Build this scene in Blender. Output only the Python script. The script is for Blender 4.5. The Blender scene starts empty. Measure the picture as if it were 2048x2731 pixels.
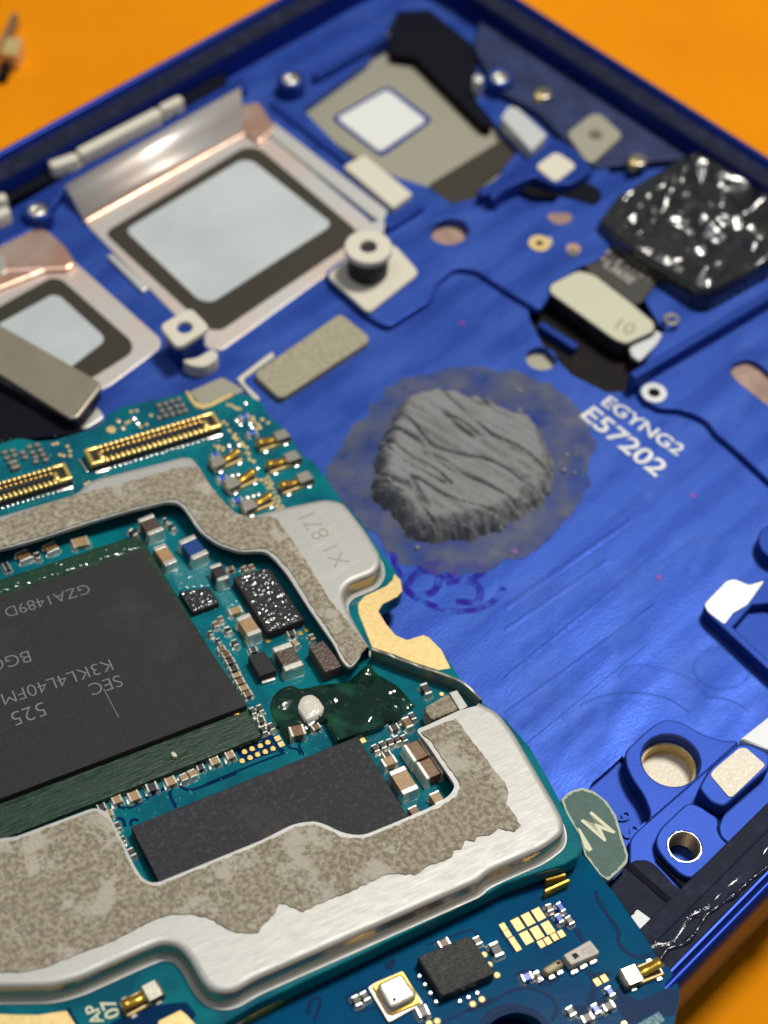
import bpy, bmesh, math, random
import numpy as np
from mathutils import Vector, Matrix, noise
from mathutils.geometry import tessellate_polygon
random.seed(7)
R = math.radians
scene = bpy.context.scene
COL = scene.collection

# ------------------------------------------------------------------ camera (1 unit = 1 cm)
PITCH, ROLL, CAMH = R(53.0), R(3.0), 8.0
FPX, IW, IH = 4500.0, 2048.0, 2731.0
_fw = Vector((0, math.cos(PITCH), -math.sin(PITCH)))
_up0 = Vector((0, math.sin(PITCH), math.cos(PITCH)))
_rt0 = Vector((1, 0, 0))
RT = _rt0 * math.cos(ROLL) + _up0 * math.sin(ROLL)
UP = _up0 * math.cos(ROLL) - _rt0 * math.sin(ROLL)
CAM = -_fw * (CAMH / math.sin(PITCH))
cd = bpy.data.cameras.new('camera')
cam = bpy.data.objects.new('camera', cd); COL.objects.link(cam)
cam.matrix_world = Matrix(((RT.x, UP.x, -_fw.x, CAM.x), (RT.y, UP.y, -_fw.y, CAM.y), (RT.z, UP.z, -_fw.z, CAM.z), (0, 0, 0, 1)))
cd.sensor_fit = 'VERTICAL'; cd.sensor_height = 36.0; cd.lens = 36.0 * FPX / IH
cd.clip_start = 0.1; cd.clip_end = 500
cd.dof.use_dof = True; cd.dof.focus_distance = 8.55; cd.dof.aperture_fstop = 0.43
scene.camera = cam

# ------------------------------------------------------------------ light
w = bpy.data.worlds.new('World'); scene.world = w; w.use_nodes = True
bg = w.node_tree.nodes['Background']; bg.inputs[0].default_value = (0.86, 0.93, 1.0, 1); bg.inputs[1].default_value = 0.155
def lamp(name, loc, size, power, col):
    l = bpy.data.lights.new(name, 'AREA'); l.shape = 'DISK'; l.size = size; l.energy = power; l.color = col
    o = bpy.data.objects.new(name, l); COL.objects.link(o); o.location = loc
    o.rotation_euler = (-Vector(loc)).to_track_quat('-Z', 'Y').to_euler()
    return o
lamp('desk_lamp', (6.6, 7.2, 24.0), 5.5, 6000, (1.0, 0.965, 0.88))
lamp('ring_lamp', (-6.0, -1.0, 24.0), 9.0, 650, (0.93, 0.97, 1.0))
vs = scene.view_settings
vs.view_transform = 'Standard'; vs.look = 'None'; vs.gamma = 1.0; vs.exposure = 0.0; vs.use_curve_mapping = False

# ------------------------------------------------------------------ planes: photograph pixel -> place on the phone or on the board
def ray(u, v):
    return (_fw * FPX + RT * (u - IW / 2) - UP * (v - IH / 2)).normalized()
class Plane:
    def __init__(s, origin, ex, n):
        s.n = n.normalized(); s.ex = (ex - s.n * ex.dot(s.n)).normalized(); s.ey = s.n.cross(s.ex); s.o = origin
        s.M = Matrix(((s.ex.x, s.ey.x, s.n.x, origin.x), (s.ex.y, s.ey.y, s.n.y, origin.y), (s.ex.z, s.ey.z, s.n.z, origin.z), (0, 0, 0, 1)))
    def __call__(s, u, v, h=0.0):
        d = ray(u, v); t = (s.n.dot(s.o - CAM) + h) / s.n.dot(d)
        p = CAM + d * t - s.o
        return Vector((p.dot(s.ex), p.dot(s.ey)))
W0 = Plane(Vector((0, 0, 0)), Vector((1, 0, 0)), Vector((0, 0, 1)))
TH = R(46.3)
F = Plane(Vector((0, 0, 0)), Vector((math.cos(TH), math.sin(TH), 0)), Vector((0, 0, 1)))   # phone frame
_bn = Vector((math.sin(R(2.6)), math.sin(R(5.0)), 1)).normalized()
_bo = W0(620, 1100, 0.19); BT = R(31.6)
_e = Vector((math.cos(BT), math.sin(BT), 0))
B = Plane(Vector((_bo.x, _bo.y, 0.19)), _e, _bn)                                           # circuit board
ZF = {k: v for k, v in dict(
    N=(0, 0, 1), D=(0, 0, 1659 / 2048), A1=(0, 1040, 3.95), A2=(400, 1040, 3.95), A3=(330, 1400, 4.74), A4=(600, 1500, 4.74), A5=(560, 1780, 4.74),
    A6=(860, 1780, 4.1475), A7=(200, 1980, 3.95), B1=(0, 2400, 3.95), B2=(880, 2400, 3.95), B3=(1300, 2400, 4.88), B4=(1560, 2400, 4.88),
    B5=(1500, 1000, 4.1475), B6=(1400, 620, 3.95), B7=(1600, 1880, 3.703), Z00=(0, 0, 2.37), Z10=(680, 0, 2.37), Z20=(1348, 0, 2.37),
    Z01=(0, 680, 2.37), Z11=(680, 680, 2.37), Z21=(1348, 680, 2.37), Z02=(0, 1360, 2.37), Z12=(680, 1360, 2.37), Z22=(1348, 1360, 2.37),
    Z03=(0, 2031, 2.37), Z13=(680, 2031, 2.37), Z23=(1348, 2031, 2.37)).items()}
def px(fr, x, y):
    o = ZF[fr]; return (o[0] + x / o[2], o[1] + y / o[2])
def PT(fr, *pts):
    return [px(fr, *p) for p in pts]

# ------------------------------------------------------------------ materials
def rgb(r, g, b):
    f = lambda c: (c / 12.92 if c <= 0.04045 else ((c + 0.055) / 1.055) ** 2.4)
    return (f(r / 255), f(g / 255), f(b / 255))
MATS = {}
def mat(name, col, rough=0.5, metal=0.0, bump=None, var=None, stretch=(1, 1, 1), coat=0.0, spec=0.5, trans=0.0, rvar=None, bump2=None, rot=0.0, alpha=None, var2=None):
    if name in MATS: return MATS[name]
    m = bpy.data.materials.new(name); m.use_nodes = True; MATS[name] = m
    nt = m.node_tree; N = nt.nodes; L = nt.links
    p = N['Principled BSDF']
    p.inputs['Base Color'].default_value = (*col, 1); p.inputs['Roughness'].default_value = rough
    p.inputs['Metallic'].default_value = metal; p.inputs['Coat Weight'].default_value = coat; p.inputs['Coat Roughness'].default_value = 0.12
    p.inputs['Specular IOR Level'].default_value = spec; p.inputs['Transmission Weight'].default_value = trans
    tc = N.new('ShaderNodeTexCoord'); mp = N.new('ShaderNodeMapping'); mp.inputs['Scale'].default_value = stretch; mp.inputs['Rotation'].default_value = (0, 0, rot)
    L.new(tc.outputs['Object'], mp.inputs[0])
    def tex(scale, detail=4, kind='NOISE'):
        if kind == 'VORO':
            t = N.new('ShaderNodeTexVoronoi'); t.inputs['Scale'].default_value = scale; L.new(mp.outputs[0], t.inputs['Vector']); return t.outputs['Distance']
        if kind == 'WAVE':
            t = N.new('ShaderNodeTexWave'); t.bands_direction = 'Y'; t.inputs['Scale'].default_value = scale; t.inputs['Distortion'].default_value = 3.0; t.inputs['Detail'].default_value = 2; t.inputs['Detail Scale'].default_value = 0.6
            L.new(mp.outputs[0], t.inputs['Vector']); return t.outputs['Fac']
        t = N.new('ShaderNodeTexNoise'); t.inputs['Scale'].default_value = scale; t.inputs['Detail'].default_value = detail
        t.inputs['Roughness'].default_value = 0.6; L.new(mp.outputs[0], t.inputs['Vector']); return t.outputs['Fac']
    src = None
    for vv in (var, var2):
        if not vv: continue
        sc_, c2, lo, hi = vv[:4]
        r_ = N.new('ShaderNodeValToRGB'); L.new(tex(sc_, 5, vv[4]) if len(vv) > 4 and isinstance(vv[4], str) else tex(sc_, vv[4] if len(vv) > 4 else 5), r_.inputs[0])
        r_.color_ramp.elements[0].position = lo; r_.color_ramp.elements[1].position = hi
        r_.color_ramp.elements[0].color = (0, 0, 0, 1); r_.color_ramp.elements[1].color = (1, 1, 1, 1)
        mx = N.new('ShaderNodeMix'); mx.data_type = 'RGBA'
        if src is None: mx.inputs[6].default_value = (*col, 1)
        else: L.new(src, mx.inputs[6])
        mx.inputs[7].default_value = (*c2, 1); L.new(r_.outputs[0], mx.inputs[0]); src = mx.outputs[2]
    if src is not None: L.new(src, p.inputs['Base Color'])
    if rvar:
        sc_, r0, r1 = rvar
        mr = N.new('ShaderNodeMapRange'); mr.inputs['From Min'].default_value = 0.35; mr.inputs['From Max'].default_value = 0.65
        mr.inputs['To Min'].default_value = r0; mr.inputs['To Max'].default_value = r1
        L.new(tex(sc_, 5), mr.inputs[0]); L.new(mr.outputs[0], p.inputs['Roughness'])
    last = None
    for bb in (bump, bump2):
        if not bb: continue
        b_ = N.new('ShaderNodeBump'); b_.inputs['Strength'].default_value = bb[1]; b_.inputs['Distance'].default_value = bb[2]
        L.new(tex(bb[0], 3, bb[3] if len(bb) > 3 else 'NOISE'), b_.inputs['Height'])
        if last: L.new(last, b_.inputs['Normal'])
        last = b_.outputs[0]
    if last: L.new(last, p.inputs['Normal'])
    if alpha is not None:
        sc_, lo, hi, mx_ = alpha
        r_ = N.new('ShaderNodeMapRange'); r_.inputs['From Min'].default_value = lo; r_.inputs['From Max'].default_value = hi; r_.inputs['To Max'].default_value = mx_
        L.new(tex(sc_, 5), r_.inputs[0]); L.new(r_.outputs[0], p.inputs['Alpha'])
    return m
ORANGE = mat('orange_mat_rubber', (0.83, 0.28, 0.002), 0.8, spec=0.08, var=(0.6, (0.74, 0.235, 0.002), 0.35, 0.7), bump=(26, 0.5, 0.01), bump2=(90, 0.4, 0.006), var2=(9, (0.22, 0.06, 0.006), 0.70, 0.80))
BLUE = mat('blue_anodised_aluminium', (0.034, 0.083, 0.38), 0.44, 0.40, spec=0.08, stretch=(0.7, 1.5, 1), var=(0.75, (0.026, 0.066, 0.33), 0.30, 0.75, 'WAVE'), var2=(2.6, (0.050, 0.108, 0.42), 0.46, 0.74), bump=(1.2, 0.010, 0.02, 'WAVE'), bump2=(48, 0.40, 0.004), rvar=(2.5, 0.36, 0.54))  # pale patches put cloudy reflections and sparkle into the blue
BLUE2 = mat('blue_anodised_step', (0.021, 0.055, 0.295), 0.44, 0.38, spec=0.08, var=(3, (0.017, 0.047, 0.25), 0.4, 0.7), bump=(70, 0.22, 0.004))
RAILB = mat('blue_polished_rail', (0.011, 0.028, 0.20), 0.32, 0.6, spec=0.1, bump=(40, 0.05, 0.003))
BLACKP = mat('black_plastic', (0.012, 0.012, 0.016), 0.55, spec=0.25, bump=(50, 0.25, 0.006), var=(12, (0.045, 0.045, 0.055), 0.45, 0.7))
GLUE = mat('black_adhesive_strip', (0.016, 0.019, 0.038), 0.5, bump=(22, 0.35, 0.01), var=(10, (0.030, 0.036, 0.066), 0.5, 0.75), spec=0.04)
GLOSSB = mat('glossy_black_adhesive', (0.012, 0.013, 0.03), 0.16, bump=(18, 0.6, 0.03), coat=0.5)
DARK = mat('dark_cavity', (0.005, 0.005, 0.011), 0.7, spec=0.1)  # near-black; on gaps, slots and grooves it stands for their shade
BROWNF = mat('display_backing', (0.40, 0.26, 0.20), 0.6, var=(8, (0.28, 0.17, 0.13), 0.4, 0.6))
DBROWN = mat('brown_flex', (0.008, 0.006, 0.007), 0.5, var=(9, (0.024, 0.013, 0.008), 0.55, 0.75), spec=0.12)
SILVER = mat('brushed_steel', (0.46, 0.455, 0.43), 0.49, 0.40, stretch=(1, 7, 1), bump=(38, 0.07, 0.004), rvar=(9, 0.44, 0.55), var=(26, (0.42, 0.415, 0.39), 0.42, 0.62), var2=(5, (0.49, 0.485, 0.46), 0.55, 0.7), spec=0.4)
SILVERT = mat('tin_plating', (0.86, 0.83, 0.75), 0.30, 0.75, bump=(60, 0.25, 0.004))
WALLTINT = mat('drawn_steel_reflect_tint', (0.55, 0.48, 0.37), 0.26, 0.9, bump=(30, 0.08, 0.004))  # polished shield wall; warm tint puts brown reflections into the colour
CLAMP = mat('clip_steel', (0.60, 0.56, 0.46), 0.30, 0.8, bump=(50, 0.15, 0.004))
SOLDER = mat('solder', (0.85, 0.85, 0.83), 0.22, 0.9)
STEEL = mat('pale_steel', (0.70, 0.69, 0.65), 0.42, 0.6, bump=(50, 0.1, 0.003))
STEELD = mat('dark_steel', (0.30, 0.27, 0.22), 0.35, 0.8)
COPPER = mat('copper', (0.74, 0.43, 0.31), 0.34, 0.75, var=(3, (0.80, 0.62, 0.52), 0.4, 0.65), bump=(8, 0.2, 0.02))
COPW = mat('pale_copper', (0.78, 0.64, 0.56), 0.42, 0.6, var=(2, (0.70, 0.70, 0.68), 0.4, 0.65), bump=(14, 0.1, 0.01))
GOLD = mat('gold_plating', (0.90, 0.62, 0.20), 0.32, 0.75, bump=(90, 0.3, 0.003))
GOLDP = mat('pale_gold_pad', (0.72, 0.54, 0.24), 0.48, 0.45, bump=(110, 0.35, 0.003), var=(40, (0.64, 0.46, 0.18), 0.45, 0.65))
GOLDD = mat('deep_gold', (0.72, 0.42, 0.07), 0.30, 0.85)
FILM = mat('grey_film', (0.46, 0.50, 0.515), 0.45, var=(1.2, (0.53, 0.56, 0.565), 0.4, 0.6), bump=(50, 0.05, 0.002), var2=(44, (0.70, 0.72, 0.72), 0.69, 0.73))
OLIVE = mat('dark_graphite_border', (0.046, 0.040, 0.029), 0.6, spec=0.2, bump=(80, 0.15, 0.003))
TANM = mat('tan_shield', (0.36, 0.34, 0.26), 0.45, 0.25, bump=(40, 0.1, 0.004))
CREAM = mat('cream_pad', (0.66, 0.61, 0.50), 0.55, bump=(60, 0.1, 0.003))
CREAM2 = mat('cream_stiffener', (0.56, 0.54, 0.40), 0.5, bump=(60, 0.05, 0.003))
LABELW = mat('white_label', (0.72, 0.72, 0.69), 0.5)
MESHP = mat('conductive_fabric', (0.30, 0.27, 0.18), 0.6, 0.2, bump=(45, 0.6, 0.01), var=(45, (0.40, 0.36, 0.25), 0.4, 0.6))
BEIGEM = mat('beige_pad', (0.62, 0.56, 0.46), 0.55, 0.2, bump=(90, 0.5, 0.005), var=(70, (0.74, 0.69, 0.58), 0.45, 0.6))
TAPE = mat('grey_brown_adhesive', (0.235, 0.20, 0.145), 0.75, 0.0, spec=0.2, bump=(60, 1.0, 0.012), bump2=(13, 0.6, 0.02), var=(40, (0.42, 0.37, 0.28), 0.42, 0.60, 9), var2=(5, (0.47, 0.43, 0.35), 0.54, 0.62, 9))
PASTE = mat('grey_thermal_paste', (0.235, 0.24, 0.245), 0.72, bump=(40, 0.5, 0.02), var=(6, (0.21, 0.205, 0.20), 0.4, 0.65), spec=0.2)
SMEAR = mat('thin_paste_smear', (0.29, 0.295, 0.315), 0.65, alpha=(4.0, 0.30, 0.78, 0.50), bump=(20, 0.3, 0.01))
INK = mat('purple_ink', (0.020, 0.004, 0.36), 0.5, alpha=(11, 0.38, 0.62, 0.85), spec=0.1)
SLATE = mat('slate_blue_ledge', (0.040, 0.055, 0.135), 0.5, 0.2, spec=0.15, var=(6, (0.026, 0.034, 0.085), 0.4, 0.65), bump=(40, 0.15, 0.005))
PINKD = mat('magenta_ink_dot', (0.22, 0.01, 0.30), 0.5)
PCB = mat('teal_solder_mask', (0.003, 0.160, 0.195), 0.16, var=(2.2, (0.004, 0.085, 0.13), 0.42, 0.62), bump=(24, 0.12, 0.006), spec=0.2)
PCBW = mat('rough_teal_solder_mask', (0.02, 0.19, 0.22), 0.22, coat=0.4)
PCBL = mat('blue_solder_mask', (0.001, 0.080, 0.170), 0.16, var=(1.4, (0.003, 0.055, 0.15), 0.42, 0.62), bump=(20, 0.08, 0.006), spec=0.02)
PCBV = mat('mask_over_via', (0.03, 0.22, 0.25), 0.25, spec=0.4)
PCBE = mat('board_edge', (0.03, 0.10, 0.08), 0.4, var=(20, (0.10, 0.12, 0.06), 0.5, 0.65), bump=(40, 0.5, 0.01))
TRACE = mat('dark_blue_clearance', (0.001, 0.024, 0.085), 0.3, spec=0.03)
TABG = mat('dark_green_laminate', (0.045, 0.105, 0.085), 0.6, var=(18, (0.075, 0.14, 0.12), 0.4, 0.7), bump=(60, 0.3, 0.005))
TABE = mat('pale_laminate_edge', (0.40, 0.46, 0.36), 0.6)
INKC = mat('cream_print', (0.66, 0.66, 0.46), 0.5)
CHIPK = mat('black_epoxy', (0.020, 0.020, 0.021), 0.72, bump=(130, 0.4, 0.003), var=(90, (0.032, 0.032, 0.033), 0.4, 0.7), var2=(2.2, (0.042, 0.042, 0.043), 0.55, 0.75), spec=0.3)
CHIPB = mat('blue_black_epoxy', (0.018, 0.019, 0.025), 0.62, bump=(110, 0.6, 0.004), var=(40, (0.055, 0.055, 0.062), 0.5, 0.75), var2=(3, (0.045, 0.040, 0.036), 0.60, 0.72), spec=0.3)
CHIPS = mat('speckled_glint_chip', (0.03, 0.03, 0.031), 0.20, coat=0.6)
CHIPQ = mat('moulded_chip', (0.014, 0.014, 0.013), 0.42, bump=(42, 0.8, 0.012), stretch=(1, 2.2, 1), var=(24, (0.05, 0.044, 0.03), 0.56, 0.66))
CHIPG = mat('green_chip_substrate', (0.008, 0.034, 0.018), 0.34, bump=(16, 0.22, 0.012), var=(9, (0.02, 0.05, 0.028), 0.45, 0.7), stretch=(1, 4, 1), rvar=(12, 0.25, 0.55), spec=0.35, var2=(34, (0.16, 0.19, 0.15), 0.66, 0.74))
GLINTG = mat('green_glint_film', (0.014, 0.050, 0.028), 0.16, coat=0.4)
CHIPTX = mat('laser_mark', (0.17, 0.17, 0.165), 0.6)
ENGR = mat('engraving', (0.30, 0.28, 0.22), 0.5, 0.5)
GEL = mat('dark_green_gel', (0.003, 0.020, 0.014), 0.10, bump=(6, 0.25, 0.02), var=(7, (0.012, 0.085, 0.045), 0.5, 0.72), var2=(16, (0.02, 0.16, 0.07), 0.66, 0.74), coat=0.4)
THREAD = mat('bare_thread', (0.42, 0.36, 0.26), 0.35, 0.7)
WHITED = mat('white_resin', (0.68, 0.64, 0.55), 0.25, bump=(14, 0.5, 0.02), coat=0.4)
CB = {  # ceramic bodies
    'tan': mat('tan_ceramic', (0.34, 0.20, 0.085), 0.42, bump=(70, 0.35, 0.004), var=(60, (0.42, 0.27, 0.13), 0.4, 0.6)),
    'brown': mat('brown_ceramic', (0.17, 0.075, 0.03), 0.38, bump=(70, 0.2, 0.004), var=(50, (0.22, 0.11, 0.05), 0.4, 0.6)),
    'darkbrown': mat('dark_brown_ceramic', (0.075, 0.045, 0.032), 0.34, bump=(60, 0.7, 0.006)),
    'dark': mat('black_resistor_glaze', (0.018, 0.018, 0.020), 0.38, bump=(60, 0.4, 0.004)),
    'grey': mat('grey_ceramic', (0.20, 0.18, 0.15), 0.45),
    'blue': mat('blue_inductor_glaze', (0.012, 0.055, 0.22), 0.30, bump=(60, 0.4, 0.004)),
    'bright': mat('bright_blue_glaze', (0.03, 0.10, 0.55), 0.25),
}
LGA = mat('beige_ceramic_module', (0.50, 0.46, 0.40), 0.5, bump=(60, 0.1, 0.003))
LGA2 = mat('grey_print', (0.38, 0.35, 0.32), 0.5)
TANB = mat('tan_module', (0.36, 0.27, 0.13), 0.42)
CANG = mat('sensor_lid', (0.66, 0.60, 0.46), 0.34, 0.8, bump=(110, 0.4, 0.003))
FOILK = mat('black_foil', (0.010, 0.010, 0.009), 0.20, spec=1.0, bump=(5.0, 0.35, 0.08), coat=1.0)
FLEXK = mat('black_flex', (0.035, 0.033, 0.026), 0.5)
PRINTG = mat('grey_white_print', (0.45, 0.42, 0.38), 0.4)
GLINT = mat('bare_laser_etched_aluminium', (0.60, 0.61, 0.61), 0.42, 0.3, bump=(20, 0.3, 0.01))
PAPER = mat('white_paper', (0.86, 0.87, 0.88), 0.6, bump=(20, 0.3, 0.01))
FLEXM = mat('grey_steel_stiffener', (0.34, 0.30, 0.23), 0.40, 0.45, bump=(50, 0.1, 0.003), var=(2, (0.28, 0.24, 0.18), 0.4, 0.7))

# ------------------------------------------------------------------ mesh helpers
def obj(name, me, m=None, parent=None, loc=None, rz=0.0):
    if m is not None and not me.materials: me.materials.append(m)
    o = bpy.data.objects.new(name, me); COL.objects.link(o)
    if parent is not None: o.parent = parent
    if loc is not None: o.location = loc
    if rz: o.rotation_euler = (0, 0, rz)
    return o
def mk(name, verts, faces, sharp=38):
    me = bpy.data.meshes.new(name); me.from_pydata([tuple(v) for v in verts], [], faces)
    bm = bmesh.new(); bm.from_mesh(me); bmesh.ops.recalc_face_normals(bm, faces=bm.faces); bm.to_mesh(me); bm.free()
    me.set_sharp_from_angle(angle=R(sharp)); me.polygons.foreach_set('use_smooth', [abs(p.normal.z) < 0.9995 for p in me.polygons]); me.update()
    return me
def area(p): return 0.5 * sum(p[i][0] * p[(i + 1) % len(p)][1] - p[(i + 1) % len(p)][0] * p[i][1] for i in range(len(p)))
def ccw(p): p = [Vector(q) for q in p]; return p if area(p) > 0 else p[::-1]
def rounded(pts, r, n=4):
    out = []; k = len(pts)
    for i in range(k):
        a, b, c = Vector(pts[i - 1]), Vector(pts[i]), Vector(pts[(i + 1) % k])
        la, lc = (a - b).length, (c - b).length
        t = min(r, la * 0.45, lc * 0.45)
        if t < 1e-5: out.append(b); continue
        p, q = b + (a - b) / la * t, b + (c - b) / lc * t
        for j in range(n + 1):
            s = j / n; out.append(p * (1 - s) ** 2 + b * 2 * s * (1 - s) + q * s * s)
    return out
def catmull(pts, n=5, closed=True):
    pts = [Vector(p) for p in pts]; k = len(pts); out = []
    for i in range(k if closed else k - 1):
        if closed: p0, p1, p2, p3 = pts[i - 1], pts[i], pts[(i + 1) % k], pts[(i + 2) % k]
        else: p0, p1, p2, p3 = pts[max(i - 1, 0)], pts[i], pts[i + 1], pts[min(i + 2, k - 1)]
        for j in range(n):
            t = j / n
            out.append(0.5 * ((2 * p1) + (p2 - p0) * t + (2 * p0 - 5 * p1 + 4 * p2 - p3) * t * t + (3 * p1 - p0 - 3 * p2 + p3) * t ** 3))
    if not closed: out.append(pts[-1])
    return out
def ragged(pts, step, amp, seed=0):
    rnd = random.Random(seed); out = []; k = len(pts)
    for i in range(k):
        a, b = Vector(pts[i]), Vector(pts[(i + 1) % k]); L_ = (b - a).length; n = max(1, int(L_ / step))
        nrm = Vector((-(b - a).y, (b - a).x)) / max(L_, 1e-6)
        for j in range(n):
            out.append(a + (b - a) * (j / n) + nrm * rnd.uniform(-amp, amp))
    return out
def inset(p, d):
    k = len(p); out = []
    for i in range(k):
        a, b, c = p[i - 1], p[i], p[(i + 1) % k]
        e1, e2 = (b - a), (c - b)
        if e1.length < 1e-7 or e2.length < 1e-7: out.append(b.copy()); continue
        e1 = e1.normalized(); e2 = e2.normalized()
        n1, n2 = Vector((-e1.y, e1.x)), Vector((-e2.y, e2.x)); s = n1 + n2
        if s.length < 0.3: out.append(b + n1 * d); continue
        s.normalize(); out.append(b + s * d / max(0.5, s.dot(n1)))
    return out
def slab_mesh(name, pts, z0, z1, bevel=0.0, holes=()):
    p = ccw(pts); hs = [ccw(h)[::-1] for h in holes]
    V, Fc = [], []; caps = []
    for loop in [p] + hs:
        rings = [(loop, z0)]
        if bevel > 0:
            rings += [(loop, z1 - bevel), (inset(loop, bevel * 0.29), z1 - bevel * 0.29), (inset(loop, bevel), z1)]
        else: rings += [(loop, z1)]
        k = len(loop); base = len(V)
        for lp, z in rings: V += [(q[0], q[1], z) for q in lp]
        for r_ in range(len(rings) - 1):
            for i in range(k):
                a = base + r_ * k + i; b = base + r_ * k + (i + 1) % k
                Fc.append((a, b, b + k, a + k))
        caps.append((base, base + (len(rings) - 1) * k, k, rings[-1][0]))
    idx = []
    for (b0, bt, k, lp) in caps: idx += [bt + i for i in range(k)]
    tri = tessellate_polygon([[Vector((q[0], q[1], 0)) for q in c[3]] for c in caps])
    Fc += [tuple(idx[i] for i in t) for t in tri if len(set(t)) == 3]
    idb = []
    for (b0, bt, k, lp) in caps: idb += [b0 + i for i in range(k)]
    Fc += [tuple(idb[i] for i in reversed(t)) for t in tri if len(set(t)) == 3]
    return mk(name, V, Fc)
def slab(name, pl, pts, h0, h1, m, parent, bevel=0.0, rnd=0.0, holes=(), smooth=0, rag=None, lholes=()):
    """pts and holes in photograph pixels, seen at height h1"""
    q = [pl(u, v, h1) for u, v in pts]
    if smooth: q = catmull(q, smooth)
    if rnd: q = rounded(q, rnd)
    if rag: q = ragged(q, *rag)
    hh = list(lholes)
    for h in holes:
        hq = [pl(u, v, h1) for u, v in h]
        hh.append(hq)
    return obj(name, slab_mesh(name, q, h0, h1, bevel, hh), m, parent)
def circ(c, r, n=28, ry=None):
    return [Vector((c[0] + r * math.cos(2 * math.pi * i / n), c[1] + (ry or r) * math.sin(2 * math.pi * i / n))) for i in range(n)]
def sweep_mesh(name, path, prof, closed=False):
    """path: 2D points; prof: (offset to the right of travel, z)"""
    k = len(path); V, Fc = [], []
    for i in range(k):
        a = path[i - 1] if (i > 0 or closed) else path[i]
        c = path[(i + 1) % k] if (i < k - 1 or closed) else path[i]
        b = path[i]
        e1 = (b - a); e2 = (c - b)
        e1 = e1.normalized() if e1.length > 1e-7 else e2.normalized(); e2 = e2.normalized() if e2.length > 1e-7 else e1
        n1, n2 = Vector((e1.y, -e1.x)), Vector((e2.y, -e2.x)); s = (n1 + n2).normalized(); s = s / max(0.45, s.dot(n1))
        for d, z in prof: V.append((b.x + s.x * d, b.y + s.y * d, z))
    n = len(prof)
    for i in range(k if closed else k - 1):
        for j in range(n - 1):
            a = i * n + j; b = ((i + 1) % k) * n + j
            Fc.append((a, b, b + 1, a + 1))
    return mk(name, V, Fc, 50)
def tube_mesh(name, pts, r, n=8):
    V, Fc = [], []
    pts = [Vector(p) for p in pts]
    for i, p in enumerate(pts):
        t = (pts[min(i + 1, len(pts) - 1)] - pts[max(i - 1, 0)]).normalized()
        u = t.cross(Vector((0, 0, 1))); u = u.normalized() if u.length > 1e-4 else Vector((1, 0, 0)); v = t.cross(u)
        rr = r[i] if isinstance(r, (list, tuple)) else r
        for j in range(n):
            a = 2 * math.pi * j / n; V.append(p + u * rr * math.cos(a) + v * rr * math.sin(a))
    for i in range(len(pts) - 1):
        for j in range(n):
            a = i * n + j; b = i * n + (j + 1) % n
            Fc.append((a, b, b + n, a + n))
    Fc.append(tuple(range(n))); Fc.append(tuple(range((len(pts) - 1) * n, len(pts) * n)))
    return mk(name, V, Fc, 60)
_bx = {}
def box_mesh(name, lx, ly, z0, z1, bev=0.004, rnd=None):
    key = (name, round(lx, 4), round(ly, 4), round(z0, 4), round(z1, 4), bev, rnd)
    if key not in _bx:
        pts = [Vector((-lx / 2, -ly / 2)), Vector((lx / 2, -ly / 2)), Vector((lx / 2, ly / 2)), Vector((-lx / 2, ly / 2))]
        pts = rounded(pts, rnd if rnd is not None else bev * 1.2, 2)
        _bx[key] = slab_mesh(name, pts, z0, z1, bev)
    me = _bx[key]
    return me
def mbox(name, lx, ly, z0, z1, m, bev=0.004, rnd=None):
    me = box_mesh(name + '|' + m.name, lx, ly, z0, z1, bev, rnd); me.name = name
    if not me.materials: me.materials.append(m)
    return me
def empty(name, pl_or_loc):
    o = bpy.data.objects.new(name, None); COL.objects.link(o); o.empty_display_size = 0.5
    if isinstance(pl_or_loc, Plane): o.matrix_world = pl_or_loc.M
    else: o.location = pl_or_loc
    return o
def tag(o, label, cat): o['label'] = label; o['category'] = cat; return o
def text(name, pl, s, a, b, h, m, parent, thick=0.002, bold=0.0, squash=1.0):
    """lettering whose baseline runs from pixel a to pixel b"""
    c = bpy.data.curves.new(name, 'FONT'); c.body = s; c.extrude = thick; c.offset = bold
    o = bpy.data.objects.new(name, c); COL.objects.link(o)
    dg = bpy.context.evaluated_depsgraph_get(); dg.update()
    me = bpy.data.meshes.new_from_object(o.evaluated_get(dg)); bpy.data.objects.remove(o); bpy.data.curves.remove(c)
    me.name = name
    xs = [v.co.x for v in me.vertices]; x0, x1 = min(xs), max(xs)
    p, q = pl(*a, h), pl(*b, h); d = q - p; sc_ = d.length / (x1 - x0); ang = math.atan2(d.y, d.x)
    M_ = Matrix.Translation((p.x, p.y, h)) @ Matrix.Rotation(ang, 4, 'Z') @ Matrix.Diagonal((sc_, sc_ * squash, 1, 1)) @ Matrix.Translation((-x0, 0, 0))
    me.transform(M_); me.update(); me.materials.clear()
    return obj(name, me, m, parent)
def pip(P_, poly):
    x, y = P_[:, 0], P_[:, 1]; ins = np.zeros(len(P_), bool); n = len(poly); dist = np.full(len(P_), 1e9)
    for i in range(n):
        x1, y1 = poly[i]; x2, y2 = poly[(i + 1) % n]
        c = ((y1 > y) != (y2 > y)) & (x < (x2 - x1) * (y - y1) / ((y2 - y1) if y2 != y1 else 1e-9) + x1)
        ins ^= c
        dx, dy = x2 - x1, y2 - y1; t = np.clip(((x - x1) * dx + (y - y1) * dy) / (dx * dx + dy * dy + 1e-12), 0, 1)
        dist = np.minimum(dist, np.hypot(x - x1 - t * dx, y - y1 - t * dy))
    return ins, dist
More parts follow.
